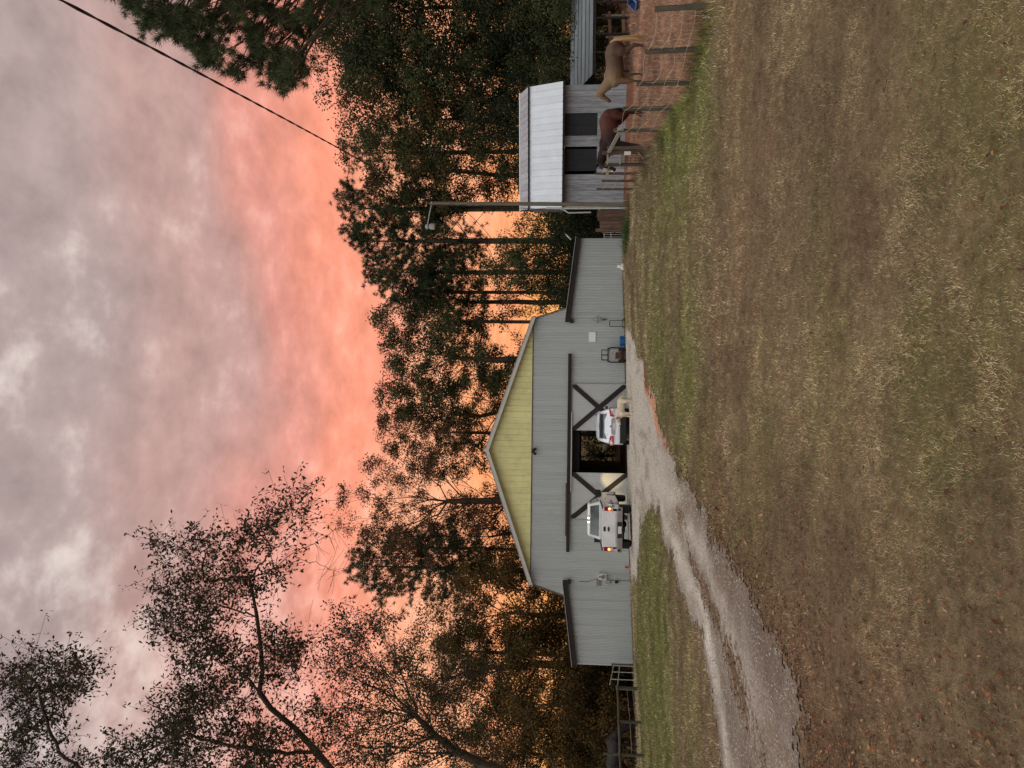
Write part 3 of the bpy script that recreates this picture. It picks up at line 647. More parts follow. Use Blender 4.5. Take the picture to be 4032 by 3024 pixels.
def basket():
    q = P(2362, 1258, BY - .08)
    t = thing('wire_basket', 'rusty wire hay basket hanging on the barn wall', 'basket', (q[0], BY - .03, q[2]))
    M = mat('rusty_wire', S(84, 72, 62), .8, var=.3)
    MB().tube([(-.2, -.02, .12), (-.2, -.25, .12), (.2, -.25, .12), (.2, -.02, .12)], .012, 5).build('rim', M, t)
    m = MB()
    for i in range(7):
        a = -.2 + .4 * i / 6; m.tube([(a, -.25, .12), (a * .35, -.12, -.18), (a * .3, -.02, -.2)], .007, 4)
    m.build('wires', M, t)
    MB().tube([(-.15, -.02, .12), (0, -.01, .45), (.15, -.02, .12)], .008, 4).build('hanger', M, t)
    MB().tube([(-.02, -.1, -.18), (.0, -.09, -.4)], [.05, .02], 6).build('halter_end', M_BROWNB, t)
basket()

# ------------------------------------------------------------------ shed with gambrel roof
SHY = 37.5
def shed():
    xl = P(2400, 806, SHY)[0]; xr = P(2400, 346, SHY)[0]; x0 = (xl + xr) / 2; H = (xr - xl) / 2
    z0 = .02
    root = thing('stall_shed', 'pale weathered horse shed with white two-slope metal roof', 'shed', (x0, SHY, z0), radians(-12))
    ze, zb, zr = 3.40 - z0, 5.16 - z0, 5.72 - z0; ye, yb, yr = -.42, .95, 2.9
    planks = mat('whitewashed_plank', S(150, 154, 158), .85, var=.28, vscale=3.0, stretch=(5, 5, .6), bump=.4, bscale=25, noise2=.10, dirt=(S(110, 112, 112), 3.5, .6))
    roofm = mat('white_roof_sheet', S(206, 212, 218), .5, .0, var=.06, vscale=2, noise2=.05, spec=.35)
    roofd = mat('streaked_roof_sheet', S(170, 166, 170), .6, .1, var=.2, vscale=3, noise2=.12)
    # vertical boards; under the two dark openings only the lower part
    n = 22; w = 2 * H / n
    ops = [(P(2290, 535, SHY)[0] - x0, P(2290, 455, SHY)[0] - x0), (P(2290, 668, SHY)[0] - x0, P(2290, 588, SHY)[0] - x0)]
    zo = P(2351, 560, SHY)[2] - z0
    rr = random.Random(5)
    for i in range(n):
        a = -H + i * w; b = a + w - .012; c = (a + b) / 2; d = rr.uniform(-.008, .008)
        op = any(l - w * .3 < c < r + w * .3 for l, r in ops)
        MB().box((a, -.03 + d, .24), (b, .0 + d, zo if op else 3.33)).build('wall_board', planks, root)
    MB().box((-H, .03, .05), (H, .06, zo - .02)).build('wall_frame', M_INT, root)
    dk = mat('painted_interior_shade', S(44, 46, 48), .8, var=.3, vscale=6, stretch=(.3, 1, 4))  # near-black sheets paint the unlit stall interior behind the open windows
    for l, r in ops:
        o = MB().box((l - .02, .01, zo), ((l + r) / 2 - .005, .03, 3.33)).build('stall_opening_dark', dk, root)
        o = MB().box(((l + r) / 2 + .005, .012, zo), (r + .02, .032, 3.33)).build('stall_opening_dark', dk, root)
    MB().box((-H, -.06, -.25), (H, -.01, .24)).build('skirt_board', mat('red_stained_board', S(140, 98, 78), .85, var=.3, vscale=3), root)
    MB().box((-H - .03, -.05, .02), (-H + .06, .02, 3.35)).build('corner_trim', M_TRIM, root)
    # gable ends
    pr = [(0, .05), (5.8, .05), (5.8, 3.3), (5.8 - yb + .1, zb - .06), (yr, zr - .06), (yb, zb - .06), (.0, 3.3)]
    for s in (-1, 1): MB().prism(pr, s * (H - .06), s * H - .005 * s, 'x').build('end_wall', planks, root)
    MB().box((-H, 5.7, .05), (H, 5.78, 3.3)).build('back_wall', planks, root)
    # roof sheets with standing ribs, one by one
    k = 19; pw = (2 * H + .2) / k
    for i in range(k):
        a = -H - .10 + i * pw; b = a + pw + .01
        for nm, (y1, z1, y2, z2), mm in (('lower_roof_sheet', (ye, ze, yb, zb), roofm), ('upper_roof_sheet', (yb - .1, zb + .03, yr, zr), roofd)):
            L = math.hypot(y2 - y1, z2 - z1); ny, nz = -(z2 - z1) / L, (y2 - y1) / L
            m = MB(); vs = []
            for X, h in ((a, .0), (a, .03), (a + .035, .03), (a + .05, .0), ((a + b) / 2 - .03, .0), ((a + b) / 2, .008), ((a + b) / 2 + .03, .0), (b, .0)):
                vs += [(X, y1 + ny * h, z1 + nz * h), (X, y2 + ny * h, z2 + nz * h)]
            m.add(vs, [(2 * j, 2 * j + 2, 2 * j + 3, 2 * j + 1) for j in range(7)])
            m.build(nm, mm, root, fix=False)
    for s, (y1, z1, y2, z2) in ((1, (5.8 - ye, ze, 5.8 - yb, zb)), (1, (5.8 - yb, zb, yr, zr))):
        MB().prism([(y1, z1), (y2, z2), (y2, z2 + .02), (y1, z1 + .02)], -H - .15, H + .15, 'x').build('rear_roof', roofd, root)
    MB().tube([(-H - .15, yr, zr + .03), (H + .15, yr, zr + .03)], .05, 8).build('ridge_cap', roofm, root)
    MB().box((-H - .15, yb - .12, zb + .0), (H + .15, yb - .02, zb + .045)).build('roof_break_painted_shadow', M_BLACK, root)  # solid dark strip paints the shade line under the upper sheets
    MB().box((-H - .1, ye + .02, ze - .10), (H + .1, ye + .06, ze - .02)).build('fascia', M_DARKW, root)
    MB().box((-H - .05, ye + .05, 3.30), (H + .05, .02, 3.33)).build('soffit', M_DARKW, root)
    # bent gutter piece at the left end
    MB().tube([(-H - .15, ye, ze - .05), (-H - .32, ye, ze - .35), (-H - .30, ye + .1, 1.9)], .035, 6).build('downpipe', M_TRIM, root)
shed()
def shelter():
    xl = P(2300, 300, 39.0)[0]; xr = xl + 9.5; z = .12
    root = thing('run_in_shelter', 'low open shelter with grey lapped metal roof on dark posts', 'shelter', (xl, 39.0, z))
    zl = P(2337, 150, 38.8)[2] - z; zh = P(2250, 150, 42.0)[2] - z
    mm = mat('lapped_grey_roof', S(132, 138, 142), .5, .25, var=.2, vscale=2.5, stretch=(.3, 1, 1), noise2=.16)
    k = 6
    for i in range(k):
        t0, t1 = i / k, (i + 1.12) / k; y0, y1 = -.2 + 3.2 * t0, -.2 + 3.2 * t1; a, b = zl + (zh - zl) * t0, zl + (zh - zl) * t1
        m = MB(); vs = []
        q = 12
        for j in range(q + 1):
            t = j / q; hh = .028 * (1 - t) + .012 * sin(t * 2 * pi * 2)
            for X in (0, 9.5): vs.append((X + (.35 * i / k if X == 0 else 0) * 0, y0 + (y1 - y0) * t, a + (b - a) * t + hh + .01))
        m.add(vs, [(2 * j, 2 * j + 1, 2 * j + 3, 2 * j + 2) for j in range(q)])
        m.build('roof_sheet', mm, root, True, fix=False)
    MB().box((0, -.22, zl - .12), (9.5, -.14, zl)).build('front_beam', M_DARKW, root)
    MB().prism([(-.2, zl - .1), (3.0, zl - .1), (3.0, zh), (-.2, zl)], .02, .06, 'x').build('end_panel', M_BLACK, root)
    for px_ in (282, 208, 135, 72, 10):
        X = P(2400, px_, 38.85)[0] - xl
        if X > .05: MB().bar((X, -.15, -.15), (X + .03, -.15, zl - .1), .09, .09, (0, 1, 0)).build('post', M_DARKW, root)
        MB().bar((max(X, .1) + .3, 2.8, -.15), (max(X, .1) + .3, 2.8, zh - .08), .09, .09, (0, 1, 0)).build('post', M_DARKW, root)
    # board rail pen under the roof
    rails = thing('rail_pen', 'unpainted board rail fence under the low shelter roof', 'fence', (xl, 39.7, z))
    wd = mat('raw_board', S(128, 106, 82), .85, var=.3, vscale=4, noise2=.1)
    xa = P(2400, 200, 39.7)[0] - xl; xb = P(2400, 45, 39.7)[0] - xl
    for zz in (P(2402, 120, 39.7)[2] - z, P(2456, 120, 39.7)[2] - z):
        MB().bar((xa - .4, 0, zz - .06), (xb, 0, zz + .06), .03, .16).build('rail', wd, rails)
    for px_ in (145, 60):
        X = P(2400, px_, 39.7)[0] - xl
        MB().bar((X, .06, -.1), (X, .06, P(2385, px_, 39.7)[2] - z), .1, .09, (0, 1, 0)).build('post', mat('pale_post', S(150, 142, 126), .85, var=.2), rails)
shelter()
def blue_bin():
    p = G(2530, 12); t = thing('blue_bin', 'dark blue plastic bin tipped on the paddock edge', 'bin', (p[0] + .15, p[1], p[2]), .4)
    M = mat('navy_plastic', S(52, 74, 120), .5, var=.15); r = MB()
    b = MB().loft([[(s * w, q * d, z) for s, q in ((-1, -1), (1, -1), (1, 1), (-1, 1))] for z, w, d in ((0, .22, .18), (.40, .28, .22), (.40, .25, .19), (.05, .2, .16))]).build('body', M, t)
    rim = MB().loft([[(s * w, q * d, z) for s, q in ((-1, -1), (1, -1), (1, 1), (-1, 1))] for z, w, d in ((.36, .30, .24), (.415, .30, .24))], False).build('rim', mat('bright_rim', S(150, 164, 190), .5), t)
    for o in (b, rim): o.rotation_euler = (0, radians(-32), 0); o.location = (.0, 0, .13)
blue_bin()
#PART3
# ------------------------------------------------------------------ pole, lamp, cable
PY_ = 35.5
def pole():
    b = P(2463, 806, PY_); tp = P(1688, 800, PY_); z = g1(b[0], PY_)
    t = thing('utility_pole', 'tall weathered wooden utility pole standing before the white roofed shed', 'pole', (b[0], PY_, z - .05))
    pw = mat('pole_wood', S(116, 108, 94), .9, var=.35, vscale=5, stretch=(3, 3, .25), bump=.5, bscale=25)
    dx = tp[0] - b[0]; h = tp[2] - z
    MB().tube([(0, 0, 0), (dx * .5, 0, h * .5), (dx, 0, h)], [.105, .095, .08], 12).build('pole', pw, t, True)
    MB().tube([(-.17, -.03, .1), (-.165, -.03, 2.6), (-.15, -.03, 3.9)], .045, 8).build('conduit', mat('pale_conduit', S(184, 188, 184), .5, .1, var=.15), t, True)
    MB().tube([(.18, -.06, .1), (.175, -.06, 2.4)], .018, 6).build('ground_wire', M_PIPE, t)
    MB().tube([(-.17, -.05, 3.9), (-.19, -.05, 4.4), (-.13, -.04, 5.2), (dx - .1, -.06, h - .2)], .014, 5).build('riser_cable', M_BLK, t)
    for zz in (1.3, 3.1): MB().box((-.23, -.09, zz), (-.11, .02, zz + .12)).build('strap', M_PIPE, t)
    MB().lathe([(.03, -.16), (.045, -.13), (.03, -.1)], (dx, 0, h - .12), 'y', 8).build('insulator', M_PIPE, t)
    # security light on its arm
    lp = thing('security_light', 'grey yard light on a short arm at the pole top', 'lamp', (b[0] + dx, PY_, z + h - .15))
    q = P(1700, 892, PY_ - .1); ex = q[0] - (b[0] + dx); ez = q[2] - (z + h - .15)
    MB().tube([(-.1, 0, .02), (ex * .5, -.08, .10), (ex, -.1, ez + .22)], .022, 6).build('arm', mat('arm_metal', S(190, 188, 182), .5, .2), lp, True)
    MB().lathe([(.05, .14), (.10, .16), (.13, .20), (.12, .30), (.05, .34)], (ex, -.1, ez - .02), 'z', 12).build('housing', mat('lamp_housing', S(150, 158, 160), .5, .2), lp, True)
    MB().lathe([(.09, -.17), (.15, -.15), (.155, .02), (.11, .12)], (ex, -.1, ez), 'z', 14).build('refractor', mat('frosted_lens', S(150, 142, 136), .35, var=.08), lp, True)
    # overhead service cable: two twisted strands, to a mast behind the viewer's right shoulder
    A = np.array([b[0] + dx + .02, PY_ - .16, z + h - .12]); Bp = P(240, 0, 7.0) + np.array([0, 0, .30]); d = (Bp - A); Bq = A + d * 1.45
    c = thing('overhead_cable', 'black twisted overhead service cable sloping up from the pole', 'cable', tuple(A))
    for ph in (0, pi):
        pts = []
        for i in range(241):
            t_ = i / 240; sag = 4 * t_ * (1 - t_) * .35; p = d * 1.45 * t_ - np.array([0, 0, sag])
            fine = .008; a = t_ * 2 * pi * 38 + ph
            p = p + np.array([cos(a) * fine, 0, sin(a) * fine]); pts.append(p)
        MB().tube(pts, .0115, 5).build('strand', mat('black_cable', S(40, 36, 40), .6, var=.1), c)
    mast = thing('service_mast', 'slim metal service mast carrying the overhead cable', 'mast', (float(Bq[0]), float(Bq[1]), g1(Bq[0], Bq[1]) - .05))
    MB().tube([(0, 0, 0), (0, 0, float(Bq[2]) + .1)], .05, 8).build('mast_tube', M_PIPE, mast)
pole()

# ------------------------------------------------------------------ fences and gates
def post(parent, base, top, r, m, lean=(0, 0), sq=False, name='post'):
    b = np.array(base); h = top - b[2]
    p0 = (b[0], b[1], b[2] - .15); p1 = (b[0] + lean[0], b[1] + lean[1], top)
    if sq: return MB().bar(p0, p1, r * 2, r * 2, (0, 1, 0)).build(name, m, parent)
    mid = tuple((np.array(p0) + np.array(p1)) / 2 + np.array([random.uniform(-.012, .012), 0, 0]))
    return MB().tube([p0, mid, p1], [r * 1.05, r, r * .93], 9).build(name, m, parent)
def paddock_fence():
    tops = [(2578, 38), (2539, 205), (2507, 330), (2453, 428), (2415, 512), (2371, 598), (2380, 640), (2342, 683), (2369, 712), (2349, 745)]
    bases = [(2800, 20), (2762, 190), (2725, 325), (2660, 425), (2605, 512), (2554, 600), (2545, 648), (2522, 683), (2512, 712), (2500, 745)]
    B = [G(*p) for p in bases]
    o = B[1]; root = thing('paddock_fence', 'sagging wire paddock fence on grey wooden posts beside the lawn', 'fence', (o[0], o[1], o[2]))
    O = np.array([o[0], o[1], o[2]]); Tp = []
    for i, (b, t) in enumerate(zip(B, tops)):
        tt = P(t[0], t[1], b[1]); Tp.append(tt)
        if i == 5 or i == 6: continue
        post(root, b - O, tt[2] - O[2], .062 if i < 5 else .05, M_WOOD if i < 6 else M_WOODB, ((tt - b)[0] * .8, 0))
    # wires between posts
    rr = random.Random(11)
    idx = [0, 1, 2, 3, 4]
    for a, b in zip(idx[:-1], idx[1:]):
        pa, pb = B[a] - O, B[b] - O; ha = Tp[a][2] - B[a][2]; hb = Tp[b][2] - B[b][2]
        n = 5
        for k in range(n):
            fr = .97 - .93 * k / (n - 1); pts = []
            sg = rr.uniform(.03, .16) * (1 - .5 * k / n); w1 = rr.uniform(-.05, .05)
            for j in range(9):
                t = j / 8; p = pa + (pb - pa) * t; h = (ha + (hb - ha) * t) * fr
                pts.append((p[0] - .07 + .03 * sin(7 * t + k), p[1], p[2] + h - sg * 4 * t * (1 - t) + w1 * sin(2 * pi * t)))
            MB().tube(pts, .0050, 4, False).build('wire', M_WIRE, root)
        for k in range(1, 6):
            t = k / 6; p = pa + (pb - pa) * t; h = ha + (hb - ha) * t; s2 = rr.uniform(-.18, .18)
            MB().tube([(p[0] - .07, p[1], p[2] + .05), (p[0] - .07, p[1] + s2 * .5, p[2] + h * .45), (p[0] - .06, p[1] + s2, p[2] + h * .85)], .003, 4, False).build('stay_wire', M_WIRE, root)
    for a, b in ((6, 7), (7, 8), (8, 9)):
        for fr in (.35, .6, .85):
            pa, pb = B[a] - O, B[b] - O; ha = Tp[a][2] - B[a][2]; hb = Tp[b][2] - B[b][2]
            MB().tube([(pa[0], pa[1] - .06, pa[2] + ha * fr), ((pa[0] + pb[0]) / 2, (pa[1] + pb[1]) / 2 - .06, (pa[2] + pb[2]) / 2 + (ha + hb) / 2 * fr - .06), (pb[0], pb[1] - .06, pb[2] + hb * fr)], .006, 4, False).build('wire', M_WIRE, root)
    q = P(2392, 683, B[7][1] - .08) - O
    MB().bar((q[0] - .12, q[1], q[2]), (q[0] + .32, q[1], q[2] + .02), .09, .11).build('rail_stub', mat('pale_raw_wood', S(176, 160, 124), .8, var=.2), root)
    # pale top board running from the near post down to the gate post
    w = mat('pale_board', S(146, 142, 132), .8, var=.25, vscale=4)
    pl = thing('top_board', 'pale grey board nailed along the fence top beside the bay horse', 'board', tuple(B[4]))
    a = P(2432, 512, B[4][1] - .08) - B[4]; b = P(2388, 600, B[5][1] - .08) - B[4]
    a = a + np.array([0, 0, -.10]); b = b + np.array([0, 0, -.08])
    MB().bar(a, b, .04, .12).build('plank', w, pl); pl2 = MB().bar(a + np.array([.02, .3, -.05]), a + np.array([.02, -.12, .03]), .06, .2).build('plank_end', w, pl)
    # small field gate
    gt = thing('field_gate', 'narrow wire-mesh gate with pale frame before the bay horse', 'gate', tuple(B[5]))
    GB_ = B[5]; c0 = B[5] - GB_; c1 = B[6] - GB_; H0 = Tp[5][2] - B[5][2]; H1 = Tp[6][2] - B[6][2]
    post(gt, c0, c0[2] + H0, .055, M_WOODB, (0, 0), True, 'gate_post'); post(gt, c0 + np.array([.14, -.05, 0]), c0[2] + H0 * .9, .06, M_WOOD, (0, 0), True, 'gate_post')
    post(gt, c1, c1[2] + H1, .05, M_WOOD, (0, 0), True, 'gate_post')
    dr = c1 - c0; fp = mat('pale_gate_wood', S(160, 150, 124), .8, var=.2)
    top = c0[2] + H0 * .88; mid = c0[2] + H0 * .60
    for zz in (top, mid): MB().bar((c0[0] + dr[0] * .12, c0[1] + dr[1] * .12 - .06, zz), (c0[0] + dr[0] * .95, c0[1] + dr[1] * .95 - .06, zz - .02), .05, .06).build('frame_rail', fp, gt)
    MB().bar((c0[0] + dr[0] * .15, c0[1] + dr[1] * .15 - .06, .1), (c0[0] + dr[0] * .15, c0[1] + dr[1] * .15 - .06, mid), .03, .03, (0, 1, 0)).build('frame_stile', M_BLK, gt)
    MB().box((c0[0] + dr[0] * .15 - .08, c0[1] - .1, mid - .36), (c0[0] + dr[0] * .15 + .05, c0[1] - .085, mid - .12)).build('white_tag', mat('white_tag', S(220, 220, 216), .6, var=.05), gt)
    for k in range(7):
        t = .15 + .8 * k / 6; MB().tube([(c0[0] + dr[0] * t, c0[1] + dr[1] * t - .05, .06), (c0[0] + dr[0] * t, c0[1] + dr[1] * t - .05, mid)], .008, 4).build('mesh_wire', M_BLK, gt)
    for k in range(6):
        zz = .1 + (mid - .15) * k / 5; MB().tube([(c0[0] + dr[0] * .12, c0[1] + dr[1] * .12 - .05, zz), (c0[0] + dr[0] * .95, c0[1] + dr[1] * .95 - .05, zz)], .008, 4).build('mesh_wire', M_BLK, gt)
    MB().bar((c0[0] + dr[0] * .15, c0[1] - .12, .38), (c0[0] + dr[0] * .95, c0[1] + dr[1] * .9 - .12, .02), .03, .03).build('brace', fp, gt)
paddock_fence()
def plank_pen():
    Y = 37.0; a = P(2465, 826, Y); b = P(2465, 912, Y); g = g1((a[0] + b[0]) / 2, Y)
    root = thing('plank_corral', 'short row of weathered brown upright planks beside the pole', 'fence', (float(b[0]), Y, g))
    n = 6; w = (a[0] - b[0]) / n; tops = [2347, 2360, 2362, 2352, 2350, 2350]; rr = random.Random(2)
    for i in range(n):
        x = w * i; z = P(tops[i], 900, Y)[2] - g
        MB().box((x, rr.uniform(-.02, .02), -.1), (x + w * .93, .05, z + rr.uniform(-.03, .03))).build('plank', M_WOODB, root)
    for zz in (.55, 1.15): MB().bar((-.05, .08, zz), (w * n, .08, zz + .02), .05, .1).build('rail', M_WOODB, root)
    # tube gate to its left
    t = thing('tube_gate', 'thin silver tube gate between the plank corral and barn', 'gate', (float(b[0]) - .02, 38.0, g1(b[0], 38)))
    x1 = P(2400, 914, 38)[0] - b[0]; x0 = P(2400, 941, 38)[0] - b[0]
    for px_ in (2376, 2403):
        zz = P(px_, 925, 38)[2] - g; MB().tube([(x0, 0, zz), (x1, 0, zz + .02)], .02, 6).build('rail', M_PIPE, t)
    for f in (0, .35, .7, 1): MB().tube([(x0 + (x1 - x0) * f, 0, -.1), (x0 + (x1 - x0) * f, 0, P(2378, 925, 38)[2] - g)], .016, 6).build('bar', M_PIPE, t)
    # green weeds at the foot
plank_pen()
def left_fence():
    tb = [(2425, 2712, 2511, .09), (2437, 2845, 2527, .06), (2375, 2975, 2536, .06)]
    B = [G(b, y) for _, y, b, _ in tb]
    root = thing('left_rail_fence', 'grey wooden rail fence at left before the dark horse', 'fence', tuple(B[1])); O = B[1]; Tz = []
    for (t, y, b, r), p in zip(tb, B):
        tt = P(t, y, p[1]); Tz.append(tt); post(root, p - O, tt[2] - O[2], r, M_WOOD, (0, 0))
    c = [P(2430, 2700, B[0][1] - .08), P(2436, 2845, B[1][1] - .08), P(2440, 2975, B[2][1] - .08), P(2446, 3100, B[2][1] - 1.2)]
    for a, b in zip(c[:-1], c[1:]): MB().tube([tuple(a - O), tuple((a + b) / 2 - O + np.array([0, 0, -.02])), tuple(b - O)], [.045, .05, .045], 8).build('rail', M_WOOD, root)
    post(root, G(2545, 3110) - O, G(2545, 3110)[2] + 1.2 - O[2], .06, M_WOOD)
    for fr in (.25, .5):
        MB().tube([tuple(B[0] - O + np.array([0, 0, fr])), tuple(B[1] - O + np.array([0, 0, fr])), tuple(B[2] - O + np.array([0, 0, fr]))], .006, 4).build('wire', M_WIRE, root)
    a = P(2500, 2622, 40.4); b = P(2505, 2700, B[0][1]); g = g1(a[0], 40.4)
    t = thing('pipe_gate', 'bent silver pipe gate at the left corner of the barn', 'gate', (float(a[0]), 40.4, g)); O = np.array([a[0], 40.4, g])
    d = np.array([b[0] - a[0], b[1] - 40.4, g1(b[0], b[1]) - g])
    za = [P(2416, 2625, 40.4)[2] - g, P(2440, 2625, 40.4)[2] - g]; zb = [P(2401, 2700, B[0][1])[2] - g, P(2432, 2695, B[0][1])[2] - g]
    for u, v in zip(za, zb): MB().tube([(0, 0, u), (d[0] * .5, d[1] * .5, (u + v) / 2), (d[0], d[1], v)], .022, 6).build('rail', M_PIPE, t)
    for f in (.03, .38, .75): MB().tube([(d[0] * f, d[1] * f, d[2] * f - .05), (d[0] * f, d[1] * f, za[0] + (zb[0] - za[0]) * f)], .02, 6).build('bar', M_PIPE, t)
    MB().bar((.0, .05, -.1), (.0, .05, za[0] + .12), .12, .1, (0, 1, 0)).build('hinge_post', M_WOOD, t)
left_fence()
#PART4
# ------------------------------------------------------------------ vehicles
M_TYRE = mat('tyre_rubber', S(32, 31, 30), .85, var=.2)
M_RIM = mat('alloy_rim', S(140, 140, 138), .4, .6, var=.2)
M_GLASS = mat('dark_car_glass', S(58, 70, 70), .06, .0, var=.1, spec=.8, coat=.5)
M_PLAST = mat('black_trim_plastic', S(38, 37, 37), .6, var=.2)
M_UNDER = mat('underbody', S(30, 28, 27), .9, var=.3)
def wheel(parent, x, y, r, w):
    s = 1 if x > 0 else -1
    t = MB().lathe([(r * .62, -w / 2), (r * .93, -w / 2), (r, -w * .32), (r, w * .32), (r * .93, w / 2), (r * .62, w / 2)], (0, 0, 0), 'x', 24).build('wheel', M_TYRE, parent, True)
    t.location = (x, y, r)
    m = MB().lathe([(r * .64, -w * .42), (r * .6, w * .3 * s), (r * .25, w * .40 * s), (r * .12, w * .46 * s), (r * .02, w * .46 * s)], (0, 0, 0), 'x', 20)
    for k in range(6):
        a = k * pi / 3; m.bar((w * .38 * s, cos(a) * r * .12, sin(a) * r * .12), (w * .34 * s, cos(a) * r * .6, sin(a) * r * .6), .05, .03)
    m.build('rim', M_RIM, t)
def arch_profile(y0, y1, zb, zt, arches, r):
    """side profile (y,z) with wheel arches cut from the bottom edge, going along the bottom then back over the top"""
    pts = [(y0, zb)]
    for a in sorted(arches):
        pts += [(a + r * cos(t), zb + r * sin(t) * 1.0) for t in np.linspace(pi, 0, 9)]
    pts += [(y1, zb), (y1, zt), (y0, zt)]; return pts
def truck():
    Y = 33.2; x = P(2488, 2092, Y)[0]; c = (x, Y + 2.85, g1(x, Y + 1.2) + .02)
    t = thing('pickup_truck', 'dusty white pickup truck with lit tail lights parked facing the barn', 'pickup truck', c, radians(1.5))
    paint = mat('dusty_white_paint', S(226, 227, 226), .35, .0, var=.06, vscale=2.5, spec=.45, coat=.3, dirt=(S(188, 178, 164), 2.2, .45))
    hw = .985
    # bed: two sides, floor, headboard
    for s in (-1, 1):
        prof = arch_profile(-2.78, -.52, .62, 1.36, [-1.85], .46)
        MB().prism(prof, s * hw, s * (hw - .09), 'x').build('bed_side', paint, t, bevel=.012)
        MB().bar((s * (hw - .045), -2.8, 1.375), (s * (hw - .045), -.52, 1.375), .11, .03).build('bed_rail_cap', M_PLAST, t)
        fl = [(a, b) for a, b in [(-1.85 + .52 * cos(q), .64 + .52 * sin(q)) for q in np.linspace(pi, 0, 10)]] + [(-1.85 + .44 * cos(q), .64 + .44 * sin(q)) for q in np.linspace(0, pi, 10)]
        MB().prism(fl, s * (hw + .04), s * (hw - .02), 'x').build('arch_flare', paint, t)
    MB().box((-hw + .1, -2.75, .80), (hw - .1, -.52, .86)).build('bed_floor', M_UNDER, t)
    MB().box((-hw + .1, -.60, .84), (hw - .1, -.54, 1.36)).build('bed_headboard', paint, t)
    tg = MB().box((-.80, -2.86, .74), (.80, -2.78, 1.385)).build('tailgate', paint, t, bevel=.018)
    MB().box((-.72, -2.872, .80), (.72, -2.862, 1.24)).build('pressed_panel', paint, tg, bevel=.004)
    MB().box((-.10, -2.886, 1.23), (.10, -2.86, 1.33)).build('handle', M_PLAST, tg, bevel=.008)
    MB().prism([(.115 * cos(q), 1.10 + .048 * sin(q)) for q in np.linspace(0, 2 * pi, 17)[:-1]], -2.886, -2.868, 'y').build('oval_badge', mat('dark_oval_badge', S(70, 56, 64), .4), tg)
    red = mat('tail_lamp_red', S(130, 24, 18), .3, var=.1); lit = mat('lit_tail_bulb', (1, .25, .12), .4, emit=(1.0, .16, .05), estr=9.0)
    for s in (-1, 1):
        l = MB().box((s * .81 if s > 0 else -hw, -2.85, .90), (hw if s > 0 else -.81, -2.74, 1.30)).build('tail_lamp', red, t, bevel=.012)
        MB().lathe([(.055, -2.875), (.04, -2.862), (.055, -2.84)], (s * .90, 0, 1.07), 'y', 12).build('bulb', lit, l)
        MB().box((s * .82 if s > 0 else -hw + .01, -2.853, .91), (hw - .01 if s > 0 else -.82, -2.835, 1.0)).build('reverse_lens', mat('clear_lens', S(190, 186, 180), .3), l)
    # bumper
    chrome = mat('dull_chrome', S(158, 152, 146), .35, .6, var=.15, vscale=5)
    bp = MB().prism([(-1.0, .50), (1.0, .50), (1.0, .70), (.93, .74), (-.93, .74), (-1.0, .70)], -3.06, -2.90, 'y').build('rear_bumper', chrome, t, bevel=.02)
    MB().box((-.36, -3.075, .52), (.36, -3.05, .73)).build('step_pad', M_PLAST, bp)
    MB().box((-.16, -3.085, .54), (.16, -3.076, .70)).build('licence_plate', mat('plate', S(214, 206, 200), .5, var=.15, vscale=30), bp)
    for s in (-1, 1): MB().box((s * .95 - .1 * (s > 0), -3.07, .58), (s * .95 + .1 * (s < 0), -3.055, .70)).build('bumper_pad', M_PLAST, bp)
    MB().box((-.06, -3.15, .40), (.06, -2.9, .52)).build('hitch', M_UNDER, t)
    # front body: fenders, hood
    prof = arch_profile(-.50, 2.72, .55, 1.30, [1.85], .46)
    def hood(y): return 1.30 if y < 1.0 else 1.30 - (y - 1.0) * .07
    prof = [(a, (hood(a) if b > 1.2 else b)) for a, b in prof]
    MB().prism(prof, -hw, hw, 'x').build('cab_and_fenders', paint, t, bevel=.03)
    for s in (-1, 1):
        MB().box((s * hw - .005, -.30, .62), (s * hw + .005, .95, 1.28)).build('door', paint, t, bevel=.002)
        MB().box((s * (hw + .012) - .01, -.22, 1.10), (s * (hw + .012) + .01, -.06, 1.14)).build('door_handle', M_PLAST, t)
        MB().box((s * (hw + .004) - .012, -2.7, .86), (s * (hw + .004) + .012, -.6, .92)).build('side_moulding', M_PLAST, t)
    # cab
    def ring(z, w, y0, y1): return [(-w, y0, z), (w, y0, z), (w, y1, z), (-w, y1, z)]
    MB().loft([ring(1.28, .93, -.50, 1.35), ring(1.40, .91, -.50, 1.22), ring(1.90, .76, -.40, .52), ring(1.965, .70, -.30, .40)]).build('cab', paint, t, bevel=.02)
    def lerp(a, b, f): return a + (b - a) * f
    def rear(u, f, off=.008): z = lerp(1.40, 1.90, f); w = lerp(.91, .76, f); y = lerp(-.50, -.40, f); return (u * w, y - off, z)
    MB().add([rear(-.84, .06), rear(.84, .06), rear(.86, .90), rear(-.86, .90), rear(-.84, .06, -.01), rear(.84, .06, -.01), rear(.86, .9, -.01), rear(-.86, .9, -.01)], [(0, 1, 2, 3), (0, 4, 5, 1), (1, 5, 6, 2), (2, 6, 7, 3), (3, 7, 4, 0)]).build('rear_window', M_GLASS, t)
    def fr(u, f, off=.008): z = lerp(1.40, 1.90, f); w = lerp(.91, .76, f); y = lerp(1.22, .52, f); return (u * w, y + off, z + off)
    MB().add([fr(-.88, .05), fr(.88, .05), fr(.86, .92), fr(-.86, .92)], [(0, 1, 2, 3)]).build('windscreen', M_GLASS, t)
